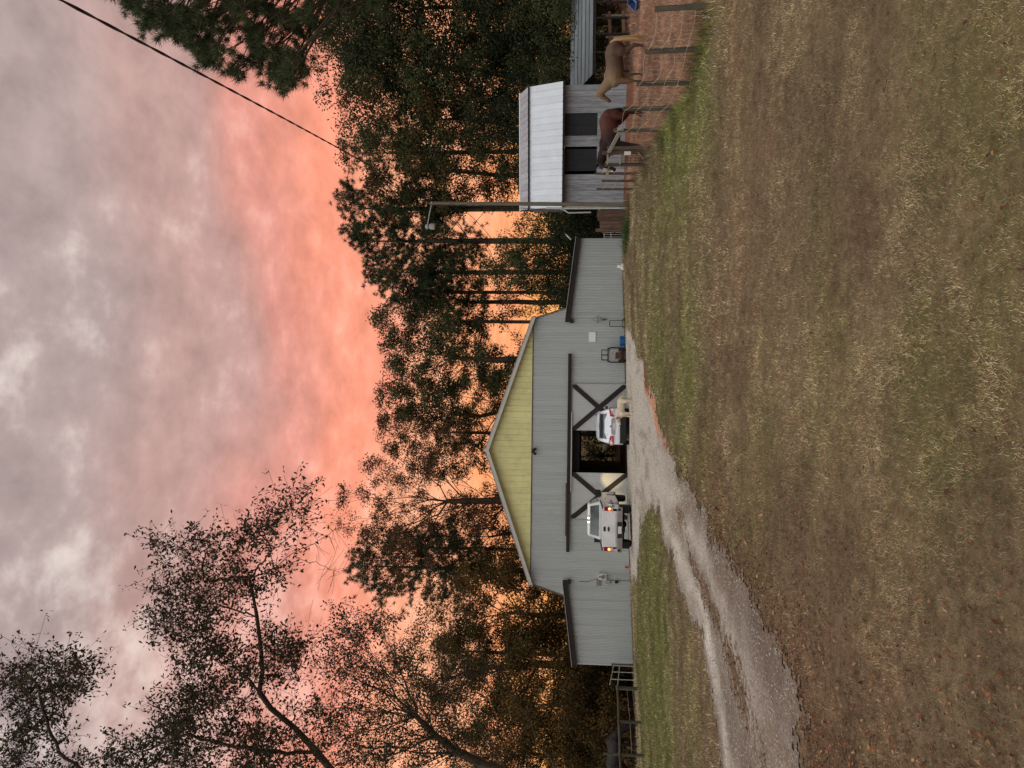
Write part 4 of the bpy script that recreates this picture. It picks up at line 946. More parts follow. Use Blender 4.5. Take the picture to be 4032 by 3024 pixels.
    for s in (-1, 1):
        def sd(y, f, off=.008): z = lerp(1.40, 1.90, f); w = lerp(.91, .76, f); return (s * (w + off), y, z)
        MB().add([sd(-.36, .06), sd(1.0, .06), sd(.5, .9), sd(-.3, .9)], [(0, 1, 2, 3)]).build('side_window', M_GLASS, t)
        m = MB().box((s * 1.20 - .11, .92, 1.30), (s * 1.20 + .11, 1.02, 1.60)).build('wing_mirror', M_PLAST, t, bevel=.025)
        MB().bar((s * .92, .97, 1.36), (s * 1.12, .97, 1.40), .05, .05).build('mirror_arm', M_PLAST, m)
        MB().bar((s * .92, .97, 1.52), (s * 1.12, .97, 1.52), .03, .03).build('mirror_arm', M_PLAST, m)
        # lit head lamps and the light they throw on the barn door
        h = MB().box((s * .70 - .17, 2.70, .88), (s * .70 + .17, 2.76, 1.12)).build('headlight', mat('lit_headlight', (1, .9, .7), .3, emit=(1, .82, .5), estr=3.0), t, bevel=.01)
        li = bpy.data.lights.new('headlight_beam', 'SPOT'); li.energy = 130; li.color = (1.0, .72, .36); li.spot_size = radians(38); li.spot_blend = .7; li.shadow_soft_size = .05
        lo = bpy.data.objects.new('headlight_beam', li); COL.objects.link(lo); lo.parent = t; lo.location = (s * .70, 2.82, 1.0); lo.rotation_euler = (radians(77), 0, radians(-22))
    cl = MB().box((-.2, -.43, 1.905), (.2, -.385, 1.955)).build('cargo_lamp', M_PLAST, t)
    for s in (-1, 1): MB().lathe([(.045, -.455), (.045, -.42)], (s * .10, 0, 1.93), 'y', 10).build('bulb', mat('lit_cargo_bulb', (1, .95, .8), .4, emit=(1, .9, .66), estr=5.0), cl)
    MB().box((-.5, -.3, 1.28), (-.15, .0, 1.62)).build('seat_back', M_PLAST, t); MB().box((.15, -.3, 1.28), (.5, .0, 1.62)).build('seat_back', M_PLAST, t)
    # running gear
    for xx in (-.80, .80):
        for yy in (-1.85, 1.85): wheel(t, xx, yy, .395, .27)
    MB().bar((-.75, -1.85, .40), (.75, -1.85, .40), .13, .13).build('rear_axle', M_UNDER, t)
    MB().lathe([(.05, -2.02), (.17, -1.95), (.17, -1.75), (.05, -1.68)], (0.08, 0, .40), 'y', 12).build('differential', M_UNDER, t, True)
    MB().box((-.62, -2.6, .56), (.62, 2.3, .70)).build('frame', M_UNDER, t)
    MB().box((-.45, .4, .28), (.45, 2.3, .58)).build('engine_underside', M_UNDER, t); MB().bar((-.75, 1.85, .40), (.75, 1.85, .40), .12, .12).build('front_axle', M_UNDER, t)
    MB().box((-.5, -2.7, .40), (.1, -2.1, .60)).build('spare_wheel_carrier', M_UNDER, t); MB().tube([(-.55, -2.45, .60), (-.55, -1.85, .46), (-.55, -1.2, .60)], .04, 5).build('leaf_spring', M_UNDER, t); MB().tube([(.55, -2.45, .60), (.55, -1.85, .46), (.55, -1.2, .60)], .04, 5).build('leaf_spring', M_UNDER, t)
    MB().tube([(.55, -2.4, .45), (.6, -2.85, .42)], .035, 8).build('exhaust', M_UNDER, t)
    for s in (-1, 1):
        mf = MB().box((s * .80 - .16, -2.30, .12), (s * .80 + .16, -2.285, .46)).build('mud_flap', M_PLAST, t)
    MB().prism([(-1.0, .45), (1.0, .45), (1.0, .80), (-1.0, .80)], 2.74, 2.90, 'y').build('front_bumper', chrome, t, bevel=.02)
truck()
def suv():
    Y = 37.0; x = P(2465, 1690, Y)[0]; c = (x, Y + 2.2, g1(x, Y + 1.5) - .01)
    t = thing('white_suv', 'white compact crossover car with red tail lights parked at barn doorway', 'car', c, radians(3.5))
    paint = mat('pearl_white_paint', S(222, 224, 230), .25, .0, var=.03, spec=.5, coat=.6)
    # cross sections along the car, rear to front: y, half width low, belt half width, roof half width, z bottom, z belt, z top
    def sec(y, hb, hm, ht, zb, zm, zt):
        h = [(hb * .86, zb), (hb, zb + .10), (hm, zm - .25), (hm * .995, zm - .06), (lerp_(hm, ht, .12), zm + (zt - zm) * .10), (lerp_(hm, ht, .85), zm + (zt - zm) * .82), (ht * .82, zt - .015), (ht * .4, zt)]
        return [(a, y, z) for a, z in h] + [(-a, y, z) for a, z in h[::-1]]
    lerp_ = lambda a, b, f: a + (b - a) * f
    S_ = [sec(-2.22, .84, .86, .80, .40, .80, .96), sec(-2.14, .90, .90, .84, .34, .98, 1.10), sec(-2.02, .91, .91, .80, .32, 1.02, 1.22), sec(-1.72, .915, .92, .70, .32, 1.04, 1.60), sec(-1.40, .92, .92, .69, .32, 1.04, 1.665),
          sec(-.6, .92, .92, .69, .30, 1.03, 1.69), sec(.2, .92, .92, .68, .30, 1.02, 1.66), sec(.62, .92, .92, .66, .30, 1.01, 1.55), sec(1.20, .92, .92, .74, .30, 1.0, 1.12), sec(1.8, .91, .90, .72, .32, .93, 1.02), sec(2.15, .86, .84, .6, .36, .82, .88), sec(2.24, .76, .74, .5, .42, .68, .74)]
    MB().loft(S_).build('body', paint, t, True)
    # rear glass, spoiler
    def strip(pts, nm, m, par=t, th=.0): return MB().add(pts, [tuple(range(len(pts)))]).build(nm, m, par)
    strip([(-.66, -2.075, 1.13), (.66, -2.075, 1.13), (.60, -1.80, 1.52), (-.60, -1.80, 1.52)], 'rear_window', M_GLASS)
    MB().box((-.66, -1.98, 1.575), (.66, -1.55, 1.62)).build('spoiler', paint, t, bevel=.015)
    MB().box((-.14, -1.99, 1.58), (.14, -1.975, 1.60)).build('brake_lamp', mat('dim_red', S(110, 24, 26), .4), t)
    red = mat('glossy_tail_red', S(176, 26, 30), .15, var=.15, spec=.6, coat=.6)
    for s in (-1, 1):
        l = MB().loft([[(s * .46, -2.275, .87), (s * .88, -2.25, .87), (s * .955, -1.92, .90), (s * .95, -1.92, 1.08), (s * .89, -2.20, 1.12), (s * .50, -2.245, 1.06)],
                       [(s * .52, -2.12, .90), (s * .80, -2.05, .90), (s * .85, -1.98, .93), (s * .84, -1.96, 1.04), (s * .80, -2.05, 1.08), (s * .56, -2.05, 1.04)]][::s]).build('tail_lamp', red, t)
        MB().box((s * .68 - .07, -2.275, .965), (s * .68 + .07, -2.2, .995)).build('lamp_window', mat('clear_lens', S(210, 200, 196), .3), l)
        # side glass
        strip([(s * .885, -1.55, 1.10), (s * .885, -.45, 1.09), (s * .735, -.48, 1.54), (s * .735, -1.42, 1.52)], 'side_window', M_GLASS)
        strip([(s * .885, -.38, 1.09), (s * .885, .78, 1.07), (s * .74, .32, 1.50), (s * .735, -.42, 1.54)], 'side_window', M_GLASS)
        MB().tube([(s * .60, -1.3, 1.70), (s * .60, -.4, 1.73), (s * .58, .1, 1.69)], .02, 6).build('roof_rail', M_PLAST, t)
        m = MB().box((s * 1.02 - .08, .55, 1.02), (s * 1.02 + .08, .65, 1.17)).build('wing_mirror', mat('grey_green_mirror', S(60, 70, 64), .4), t, bevel=.03)
        MB().bar((s * .88, .6, 1.05), (s * .98, .6, 1.08), .04, .05).build('mirror_arm', M_PLAST, m)
        for yy in (-1.33, 1.36):
            MB().prism([(yy + .43 * cos(q), .33 + .43 * sin(q)) for q in np.linspace(0, pi, 12)] + [(yy + .34 * cos(q), .33 + .34 * sin(q)) for q in np.linspace(pi, 0, 12)], s * .90, s * .935, 'x').build('arch_cladding', M_PLAST, t)
            wheel(t, s * .81, yy, .345, .22)
        MB().lathe([(.035, -2.24), (.035, -2.22)], (s * .62, 0, .45), 'y', 8).build('reflector', red, t)
    MB().prism([(-.80, .26), (.80, .26), (.87, .50), (.84, .56), (-.84, .56), (-.87, .50)], -2.25, -2.10, 'y').build('lower_bumper_cladding', M_PLAST, t, bevel=.03)
    MB().box((-.88, -2.262, .57), (.88, -2.18, .72)).build('bumper_cover', paint, t, bevel=.03)
    MB().box((-.42, -2.238, .80), (.42, -2.21, .96)).build('plate_recess', mat('recess_grey', S(170, 172, 178), .4), t, bevel=.01)
    MB().box((-.155, -2.25, .81), (.155, -2.236, .93)).build('licence_plate', mat('plate', S(214, 206, 200), .5), t)
    MB().box((-.36, -2.244, .965), (.36, -2.215, .99)).build('chrome_strip', M_RIM, t)
    MB().lathe([(.04, -2.222), (.04, -2.20)], (0, 0, 1.03), 'y', 14).build('oval_badge', mat('blue_oval_badge', S(80, 84, 108), .3), t)
    MB().tube([(.0, -1.30, 1.68), (.0, -1.42, 1.82)], .008, 5).build('antenna', M_BLK, t)
    MB().box((-.8, -1.9, .24), (.8, 2.0, .36)).build('underbody', M_UNDER, t)
    MB().tube([(-.05, -2.08, 1.14), (-.45, -2.06, 1.17)], .010, 5).build('wiper', M_BLK, t)
suv()

# ------------------------------------------------------------------ animals: one continuous skin grown from tapered limbs
def critter(name, chains, voxel, m, colour, ys=1.0, smooth=4, parent=None):
    bm = bmesh.new()
    for ch in chains:
        for a, b in zip(ch[:-1], ch[1:]):
            a = np.array(a, float); b = np.array(b, float); L = np.linalg.norm(b[:3] - a[:3]); k = max(1, int(L / (min(a[3], b[3]) * .38)))
            for i in range(k + 1):
                p = a + (b - a) * i / k
                bmesh.ops.create_icosphere(bm, subdivisions=2, radius=p[3], matrix=Matrix.Translation((p[0], p[1], p[2])))
    me = bpy.data.meshes.new(name + '_raw'); bm.to_mesh(me); bm.free()
    o = bpy.data.objects.new(name + '_raw', me); COL.objects.link(o)
    md = o.modifiers.new('r', 'REMESH'); md.mode = 'VOXEL'; md.voxel_size = voxel
    sm = o.modifiers.new('s', 'SMOOTH'); sm.factor = .5; sm.iterations = smooth
    dg = bpy.context.evaluated_depsgraph_get(); dg.update()
    me2 = bpy.data.meshes.new_from_object(o.evaluated_get(dg)); bpy.data.objects.remove(o); bpy.data.meshes.remove(me)
    me2.name = name; n = len(me2.vertices); co = np.empty(n * 3, np.float32); me2.vertices.foreach_get('co', co); co = co.reshape(-1, 3)
    c = np.ones((n, 4), np.float32); c[:, :3] = colour(co); co[:, 1] *= ys; me2.vertices.foreach_set('co', co.ravel())
    at = me2.color_attributes.new('Col', 'FLOAT_COLOR', 'POINT'); at.data.foreach_set('color', c.ravel())
    me2.materials.clear(); me2.materials.append(m); me2.polygons.foreach_set('use_smooth', np.ones(len(me2.polygons), bool)); me2.update()
    r = bpy.data.objects.new(name, me2); COL.objects.link(r)
    if parent: r.parent = parent
    return r
M_COAT = mat('horse_coat', (0, 0, 0), .6, var=.14, vscale=5, attr='Col', spec=.25)
def horse(label, px, rz, neck, head, cols, tail, sc=1.0, fore=(.0, .0), hind=(.0, .0), Y=None, blaze=None, mane=None, group='horses in the paddocks'):
    g = G(*px); 
    if Y: q = P(px[0], px[1], Y); g = np.array([q[0], Y, g1(q[0], Y)])
    t = thing('horse', label, 'horse', (g[0], g[1], g[2]), rz, None); t.scale = (sc, sc, sc)
    ch = [[(-.72, 0, 1.18, .25), (-.50, 0, 1.22, .325), (-.2, 0, 1.16, .315), (.1, 0, 1.12, .335), (.38, 0, 1.12, .325), (.62, 0, 1.15, .27)],
          [(-.68, 0, 1.38, .12), (-.45, 0, 1.45, .11), (-.15, 0, 1.40, .11), (.15, 0, 1.38, .11), (.42, 0, 1.46, .10), (.6, 0, 1.42, .12)]]
    for s, o in ((1, hind[0]), (-1, hind[1])):
        ch.append([(-.64, s * .16, 1.22, .22), (-.62, s * .20, 1.00, .20), (-.56 + o * .3, s * .20, .84, .145), (-.72 + o * .7, s * .18, .58, .085), (-.79 + o, s * .17, .50, .066),
                   (-.77 + o, s * .17, .22, .045), (-.73 + o, s * .17, .11, .046), (-.69 + o, s * .17, .05, .06)])
    for s, o in ((1, fore[0]), (-1, fore[1])):
        ch.append([(.56, s * .15, 1.12, .17), (.52 + o * .2, s * .17, .88, .115), (.54 + o * .6, s * .16, .50, .066), (.54 + o * .8, s * .16, .46, .06), (.54 + o, s * .16, .19, .042), (.58 + o, s * .16, .10, .044), (.60 + o, s * .16, .05, .058)])
    ch.append([(.55, 0, 1.25, .25)] + neck); ch.append(head)
    hd = np.array(head)
    def colour(co):
        c = np.tile(np.array(cols['body'], np.float32), (len(co), 1))
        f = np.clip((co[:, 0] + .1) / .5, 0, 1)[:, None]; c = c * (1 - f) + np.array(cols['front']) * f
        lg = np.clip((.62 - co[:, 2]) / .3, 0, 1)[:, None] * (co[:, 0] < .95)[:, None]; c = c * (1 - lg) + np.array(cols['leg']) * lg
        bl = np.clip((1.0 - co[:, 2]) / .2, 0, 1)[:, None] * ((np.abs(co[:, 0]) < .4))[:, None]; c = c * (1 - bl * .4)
        dm = np.linalg.norm(co - hd[-1, :3], axis=1); mz = np.clip((.13 - dm) / .06, 0, 1)[:, None]; c = c * (1 - mz) + np.array(cols['muzzle']) * mz
        return c
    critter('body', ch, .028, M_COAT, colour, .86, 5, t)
    dark = mat('hoof_dark', S(50, 44, 40), .7)
    # ears, eyes
    p = hd[0, :3]; d = hd[1, :3] - hd[0, :3]; d = d / np.linalg.norm(d); up = np.array([-d[2], 0, d[0]]); up = up if up[2] > 0 else -up
    for s in (-1, 1):
        b = p + up * .06 + np.array([0, s * .055, 0]); MB().tube([tuple(b - up * .02), tuple(b + up * .07 + d * .0), tuple(b + up * .15)], [.03, .034, .006], 6).build('ear', cols['matear'], t)
        e = hd[1, :3] * .55 + hd[0, :3] * .45 + np.array([0, s * .085, 0]) + up * .045
        m = MB(); m.lathe([(.004, -.016), (.016, -.008), (.018, 0), (.016, .008), (.004, .016)], tuple(e), 'y', 8); m.build('eye', dark, t)
    # tail and mane of hair
    m = MB(); rr = random.Random(4)
    for i in range(26):
        o = np.array([rr.gauss(0, .022), rr.gauss(0, .026), 0]); k = 1 + rr.uniform(-.12, .1)
        pts = [tuple(np.array(q[:3]) + o * f * (1.3 if j else .5) - (np.array([0, 0, q[2] * (k - 1)]) if j == len(tail) - 1 else 0)) for j, (q, f) in enumerate(zip(tail, np.linspace(.6, 2.0, len(tail))))]
        m.tube(pts, [.022] + [.03] * (len(tail) - 2) + [.008], 5)
    m.build('tail', tail_mat(cols['tail']), t, True)
    nk = [(.52, 0, 1.50)] + [(q[0] - .02, 0, q[2] + q[3] * .82) for q in neck]
    m = MB()
    for i in range(24):
        f = i / 23 * (len(nk) - 1); a = int(min(f, len(nk) - 2)); fr = f - a; q = np.array(nk[a]) * (1 - fr) + np.array(nk[a + 1]) * fr
        sd = 1 if mane and mane > 0 else -1
        m.tube([tuple(q), tuple(q + np.array([rr.uniform(-.02, .02), sd * .08, -.03])), tuple(q + np.array([rr.uniform(-.04, .04), sd * .10, -.16 - .05 * rr.random()]))], [.022, .026, .006], 5)
    m.build('mane', tail_mat(cols['mane']), t, True)
    if blaze:
        a, b = hd[0, :3] + d * .09, hd[-1, :3]; m = MB(); L = 8; vs = []
        for i in range(L + 1):
            f = i / L; q = a + (b - a) * f; r = np.interp(f * (len(hd) - 1), range(len(hd)), hd[:, 3]) if False else np.interp(f, np.linspace(0, 1, len(hd)), hd[:, 3])
            w = blaze * (.5 + .5 * sin(pi * min(1, f * 1.3)))
            for s in (-1, 1): vs.append(tuple(q + up * (r * .93 + .004) + np.array([0, s * w, 0])))
        m.add(vs, [(2 * i, 2 * i + 1, 2 * i + 3, 2 * i + 2) for i in range(L)]); m.build('blaze', mat('white_hair', S(232, 228, 226), .7), t, fix=False)
    return t
_tm = {}
def tail_mat(c):
    k = tuple(round(v, 3) for v in c)
    if k not in _tm: _tm[k] = mat('horse_hair_%d' % len(_tm), c, .7, var=.3, vscale=10, stretch=(3, 3, .4))
    return _tm[k]
horse('golden palomino horse with long pale tail standing in the paddock', (2541, 254), radians(180 - 42),
      [(.80, 0, 1.43, .225), (1.0, 0, 1.60, .175), (1.12, 0, 1.70, .14)], [(1.13, 0, 1.75, .10), (1.21, 0, 1.64, .135), (1.32, 0, 1.48, .10), (1.45, 0, 1.30, .08)],
      dict(body=S(90, 70, 56), front=S(124, 101, 76), leg=S(84, 66, 54), muzzle=S(88, 68, 58), tail=S(184, 148, 106), mane=S(160, 134, 100), matear=mat('palomino_ear', S(150, 116, 84), .7)),
      [(-.86, 0, 1.36, 1), (-.97, 0, 1.20, 1), (-1.0, 0, .85, 1), (-1.0, 0, .5, 1), (-.98, 0, .14, 1)], 1.06, (.05, -.12), (-.05, .10), mane=-1).scale = (.97, 1.2, 1.03)
horse('bay horse with white blaze looking over the field gate', (2533, 522), radians(180 + 16),
      [(.84, 0, 1.37, .22), (1.06, 0, 1.46, .17), (1.20, 0, 1.53, .135)], [(1.22, 0, 1.56, .10), (1.31, 0, 1.43, .135), (1.40, 0, 1.22, .10), (1.47, 0, 1.03, .08)],
      dict(body=S(80, 44, 33), front=S(42, 27, 23), leg=S(58, 38, 32), muzzle=S(44, 34, 32), tail=S(34, 26, 24), mane=S(32, 24, 22), matear=mat('bay_ear', S(40, 26, 22), .7)),
      [(-.84, .0, 1.30, 1), (-.90, 0, 1.12, 1), (-.90, .0, .9, 1), (-.90, 0, .6, 1)], 1.1, (.04, -.05), (.0, -.12), blaze=.055, mane=1)
horse('almost black horse grazing behind the left rail fence', (2536, 2972), radians(4),
      [(.86, 0, 1.08, .22), (1.06, 0, .84, .165), (1.18, 0, .66, .13)], [(1.19, 0, .64, .09), (1.24, 0, .52, .115), (1.30, 0, .32, .085), (1.33, 0, .14, .066)],
      dict(body=S(36, 29, 27), front=S(28, 23, 22), leg=S(22, 20, 19), muzzle=S(32, 30, 30), tail=S(26, 24, 24), mane=S(26, 24, 24), matear=mat('black_ear', S(34, 30, 30), .7)),
      [(-.86, 0, 1.34, 1), (-.94, 0, 1.15, 1), (-.95, 0, .8, 1), (-.93, 0, .45, 1)], 1.06, (.12, -.15), (.0, -.1), Y=36.6, mane=-1)
def dog():
    Y = 34.3; q = P(2468, 1608, Y); z = g1(q[0], Y)
    t = thing('dog', 'large shaggy cream and tan dog standing on the drive behind the white car', 'dog', (q[0], Y, z), radians(180 + 14))
    ch = [[(-.30, 0, .56, .155), (-.05, 0, .54, .165), (.20, 0, .54, .17), (.32, 0, .58, .15)], [(-.36, 0, .60, .12), (-.1, 0, .64, .08), (.2, 0, .66, .09)],
          [(.30, 0, .62, .14), (.42, 0, .68, .115), (.52, 0, .70, .105)], [(.50, 0, .70, .115), (.60, 0, .67, .095), (.70, 0, .62, .06), (.76, 0, .60, .05)]]
    for s, o in ((1, .08), (-1, -.06)): ch.append([(-.34, s * .10, .52, .13), (-.32 + o * .3, s * .11, .36, .09), (-.42 + o, s * .11, .22, .05), (-.40 + o, s * .11, .06, .04), (-.36 + o, s * .11, .035, .045)])
    for s, o in ((1, -.04), (-1, .06)): ch.append([(.28, s * .11, .50, .11), (.28 + o * .4, s * .12, .32, .07), (.29 + o, s * .12, .10, .048), (.32 + o, s * .12, .035, .05)])
    def colour(co):
        n = fbm(co[:, 0] * 3, co[:, 2] * 3 + co[:, 1], 2.0, 5, 3)[:, None]; c = np.array(S(196, 176, 146))[None] * (1 - n) + np.array(S(232, 222, 206))[None] * n
        f = np.clip((co[:, 2] - .5) / .2, 0, 1)[:, None]; c = c * (1 - f * .35) + np.array(S(170, 146, 110)) * f * .35
        return c
    critter('body', ch, .018, mat('dog_coat', (0, 0, 0), .9, var=.2, vscale=16, attr='Col', bump=.6, bscale=40), colour, 1.0, 3, t)
    er = mat('dog_ear', S(150, 122, 90), .9); bk = M_BLK
    for s in (-1, 1):
        MB().loft([[(.50 + a, s * (.09 + b), z) for a, b in ((-.04, 0), (.04, 0), (.03, .025), (-.03, .025))] for z in (.78, .72, .64)]).build('ear', er, t)
        MB().lathe([(.004, -.01), (.012, 0), (.004, .01)], (.625, s * .06, .70), 'y', 6).build('eye', bk, t)
    MB().lathe([(.004, -.025), (.024, -.01), (.026, .0), (.02, .02)], (.81, 0, .61), 'x', 8).build('nose', bk, t)
    MB().tube([(-.42, 0, .60), (-.52, 0, .52), (-.55, 0, .38), (-.52, 0, .26)], [.06, .07, .06, .02], 7).build('tail', mat('dog_tail', S(206, 190, 160), .9, var=.2), t, True)
    MB().tube([(.42 + .02 * cos(a), .118 * cos(a), .66 + .118 * sin(a)) for a in np.linspace(0, 2 * pi, 17)], .012, 5, False).build('collar', mat('dark_collar', S(54, 48, 50), .7), t)
dog()
def sack():
    Y = 40.45; q = P(2466, 1050, Y); z = g1(q[0], Y)
    W_ = np.array(S(226, 228, 214))
    o = critter('crumpled_sack', [[(-.10, 0, .08, .09), (.10, 0, .08, .09)], [(0, .02, .1, .12), (.02, 0, .24, .085), (.07, 0, .34, .035)], [(0, 0, .2, .08), (-.05, 0, .34, .03), (-.06, 0, .42, .022)], [(-.1, 0, .06, .07), (-.16, -.03, .03, .04)]],
                .02, mat('sack_white', (0, 0, 0), .8, var=.12, vscale=10, attr='Col', bump=.8, bscale=14), lambda co: np.tile(W_, (len(co), 1)), 1, 2)
    o.location = (q[0], Y, z); tag(o, 'small crumpled white sack standing against the right barn wing', 'sack')
sack()
q = P(2467, 2233, BY - .15)
def flag():
    t = thing('red_marker', 'small red stake marker at the foot of the left barn wall', 'marker', (q[0], BY - .15, g1(q[0], BY - .15)))
    MB().tube([(0, 0, -.1), (0, 0, .34)], .008, 5).build('stake', M_PIPE, t)
    MB().box((-.06, -.012, .12), (.05, .0, .34)).build('tape', mat('red_tape', S(200, 60, 44), .6), t)
flag()
#PART5
# ------------------------------------------------------------------ trees
M_BARK = mat('tree_bark', S(84, 72, 62), .95, var=.4, vscale=5, stretch=(2, 2, .5), bump=.6, bscale=18)
M_LEAF = mat('tree_leaf', (0, 0, 0), .75, var=.15, vscale=2, attr='Col', trans=.20, spec=.2)
M_NEED = mat('pine_needle', (0, 0, 0), .75, var=.15, vscale=2, attr='Col', trans=.15, spec=.2)
PAL = {'oak': [S(74, 72, 40), S(88, 80, 42), S(62, 62, 36), S(104, 84, 46), S(92, 70, 42)], 'green': [S(66, 74, 44), S(56, 66, 40), S(78, 84, 50), S(86, 86, 52)],
       'gold': [S(104, 80, 40), S(122, 92, 44), S(80, 66, 38), S(66, 62, 36), S(92, 72, 40)], 'rust': [S(104, 72, 50), S(92, 66, 48), S(82, 68, 44), S(116, 82, 54)],
       'pine': [S(58, 70, 46), S(48, 60, 40), S(68, 80, 52), S(74, 78, 46)], 'pinenear': [S(70, 84, 58), S(58, 72, 48), S(82, 94, 64), S(90, 92, 56)], 'dark': [S(52, 58, 36), S(44, 52, 32), S(62, 64, 40)]}
def skeleton(trunk, clusters, rng, step=.9, wig=.12, upb=.0):
    """join each leaf cluster to the nearest part of the growing skeleton; returns segments with radii"""
    nodes = [np.array(p, float) for p in trunk]; par = [-1] + list(range(len(trunk) - 1)); cnt = [0.0] * len(nodes)
    base = nodes[0]; order = np.argsort(np.linalg.norm(clusters - nodes[len(nodes) // 2], axis=1)); tips = []
    NA = np.zeros((len(trunk) + len(clusters) * 14 + 10, 3)); NA[:len(nodes)] = nodes; nn = len(nodes); PL = np.zeros(len(NA))
    for i in range(1, nn): PL[i] = PL[i - 1] + .6 * np.linalg.norm(NA[i] - NA[i - 1])
    first = max(1, int(len(trunk) * .35))
    for ci in order:
        c = clusters[ci]; d = c - NA[first:nn]; L = np.linalg.norm(d, axis=1)
        cost = L * (1 + .9 * np.clip(-d[:, 2] / (L + .01), -.4, 1)) + .55 * PL[first:nn]
        j = int(np.argmin(cost)) + first; a = NA[j].copy(); L = np.linalg.norm(c - a); k = max(1, min(12, int(L / step))); prev = j
        bow = rng.normal(0, wig, 3) * L; bow[2] += upb * L
        for i in range(1, k + 1):
            t = i / k; p = a + (c - a) * t + bow * t * (1 - t) * 2 + (rng.normal(0, wig * .4, 3) * step * .6 if i < k else 0)
            NA[nn] = p; PL[nn] = PL[prev] + np.linalg.norm(p - NA[prev]); par.append(prev); cnt.append(0.0); prev = nn; nn += 1
        cnt[prev] += 1.0; tips.append(prev)
    for i in range(nn - 1, 0, -1): cnt[par[i]] += cnt[i]
    return NA[:nn], np.array(par), np.array(cnt), tips
def wood_mesh(N, par, cnt, rtip, rtrunk, sides=5):
    tot = max(cnt[0], 1); ex = math.log(max(rtrunk / rtip, 1.2)) / math.log(max(tot, 2)); rad = rtip * np.maximum(cnt, 1) ** ex
    i = np.arange(1, len(N)); p = par[1:]; a, b = N[p], N[i]; d = b - a; L = np.linalg.norm(d, axis=1, keepdims=True); d = d / (L + 1e-9)
    ref = np.where(np.abs(d[:, 2:3]) < .9, np.array([[0, 0, 1.]]), np.array([[1., 0, 0]])); u = np.cross(d, ref); u /= np.linalg.norm(u, axis=1, keepdims=True); w = np.cross(d, u)
    ra = np.minimum(rad[p], rad[i] * 1.35)[:, None]; rb = rad[i][:, None]; V = np.empty((len(i), 2 * sides, 3))
    for k in range(sides):
        q = cos(2 * pi * k / sides) * u + sin(2 * pi * k / sides) * w; V[:, k] = a + q * ra - d * ra * .3; V[:, sides + k] = b + q * rb + d * rb * .3
    f = np.array([[k, (k + 1) % sides, sides + (k + 1) % sides, sides + k] for k in range(sides)])
    return V.reshape(-1, 3), (np.arange(len(i))[:, None, None] * 2 * sides + f[None]).reshape(-1, 4)
def leaf_mesh(C, n, spread, size, pal, rng, flat=.75, asp=.5, hang=0.0):
    k = len(C) * n; cen = np.repeat(C, n, 0); r = rng.normal(0, 1, (k, 3)); r /= np.linalg.norm(r, axis=1, keepdims=True); r *= (rng.random(k) ** .55)[:, None]
    sp = np.repeat(np.broadcast_to(spread, (len(C),)), n)[:, None]; p = cen + r * sp * np.array([1, 1, flat])
    a = rng.normal(0, 1, (k, 3)) + r * .6 + np.array([0, 0, -hang]); a /= np.linalg.norm(a, axis=1, keepdims=True); b = np.cross(a, rng.normal(0, 1, (k, 3))); b /= np.linalg.norm(b, axis=1, keepdims=True)
    L = (size * rng.uniform(.6, 1.3, k))[:, None]; w = L * asp * .5
    V = np.empty((k, 4, 3)); V[:, 0] = p; V[:, 1] = p + a * L * .55 + b * w; V[:, 2] = p + a * L; V[:, 3] = p + a * L * .6 - b * w
    pal = np.array(pal); cl = rng.integers(0, len(pal), len(C)); ci = np.where(rng.random(k) < .55, np.repeat(cl, n), rng.integers(0, len(pal), k))
    col = pal[ci] * rng.uniform(.55, 1.2, k)[:, None]
    return V.reshape(-1, 3), np.arange(k * 4).reshape(-1, 4), np.repeat(col, 4, 0)
def needle_mesh(C, n, ln, wd, pal, rng, axis=None):
    k = len(C) * n; cen = np.repeat(C, n, 0); a = rng.normal(0, 1, (k, 3)); a[:, 2] += .25
    if axis is not None: a = a + np.repeat(axis, n, 0) * .9
    a /= np.linalg.norm(a, axis=1, keepdims=True); b = np.cross(a, rng.normal(0, 1, (k, 3))); b /= np.linalg.norm(b, axis=1, keepdims=True)
    L = (ln * rng.uniform(.6, 1.15, k))[:, None]; p = cen + a * L * .08 + rng.normal(0, ln * .12, (k, 3)); V = np.empty((k, 3, 3)); V[:, 0] = p - b * wd / 2; V[:, 1] = p + b * wd / 2; V[:, 2] = p + a * L
    pal = np.array(pal); col = pal[rng.integers(0, len(pal), k)] * rng.uniform(.55, 1.2, k)[:, None]
    return V.reshape(-1, 3), np.arange(k * 3).reshape(-1, 3), np.repeat(col, 3, 0)
TG = 'trees behind the barn'
def finish(name, label, cat, base, wood, leaves, lm, group=TG):
    t = thing(name, label, cat, tuple(base), 0, group); o = np.array(base)
    npmesh('trunk', wood[0] - o, wood[1], M_BARK, None, t, True); npmesh('crown', leaves[0] - o, leaves[1], lm, leaves[2], t); return t
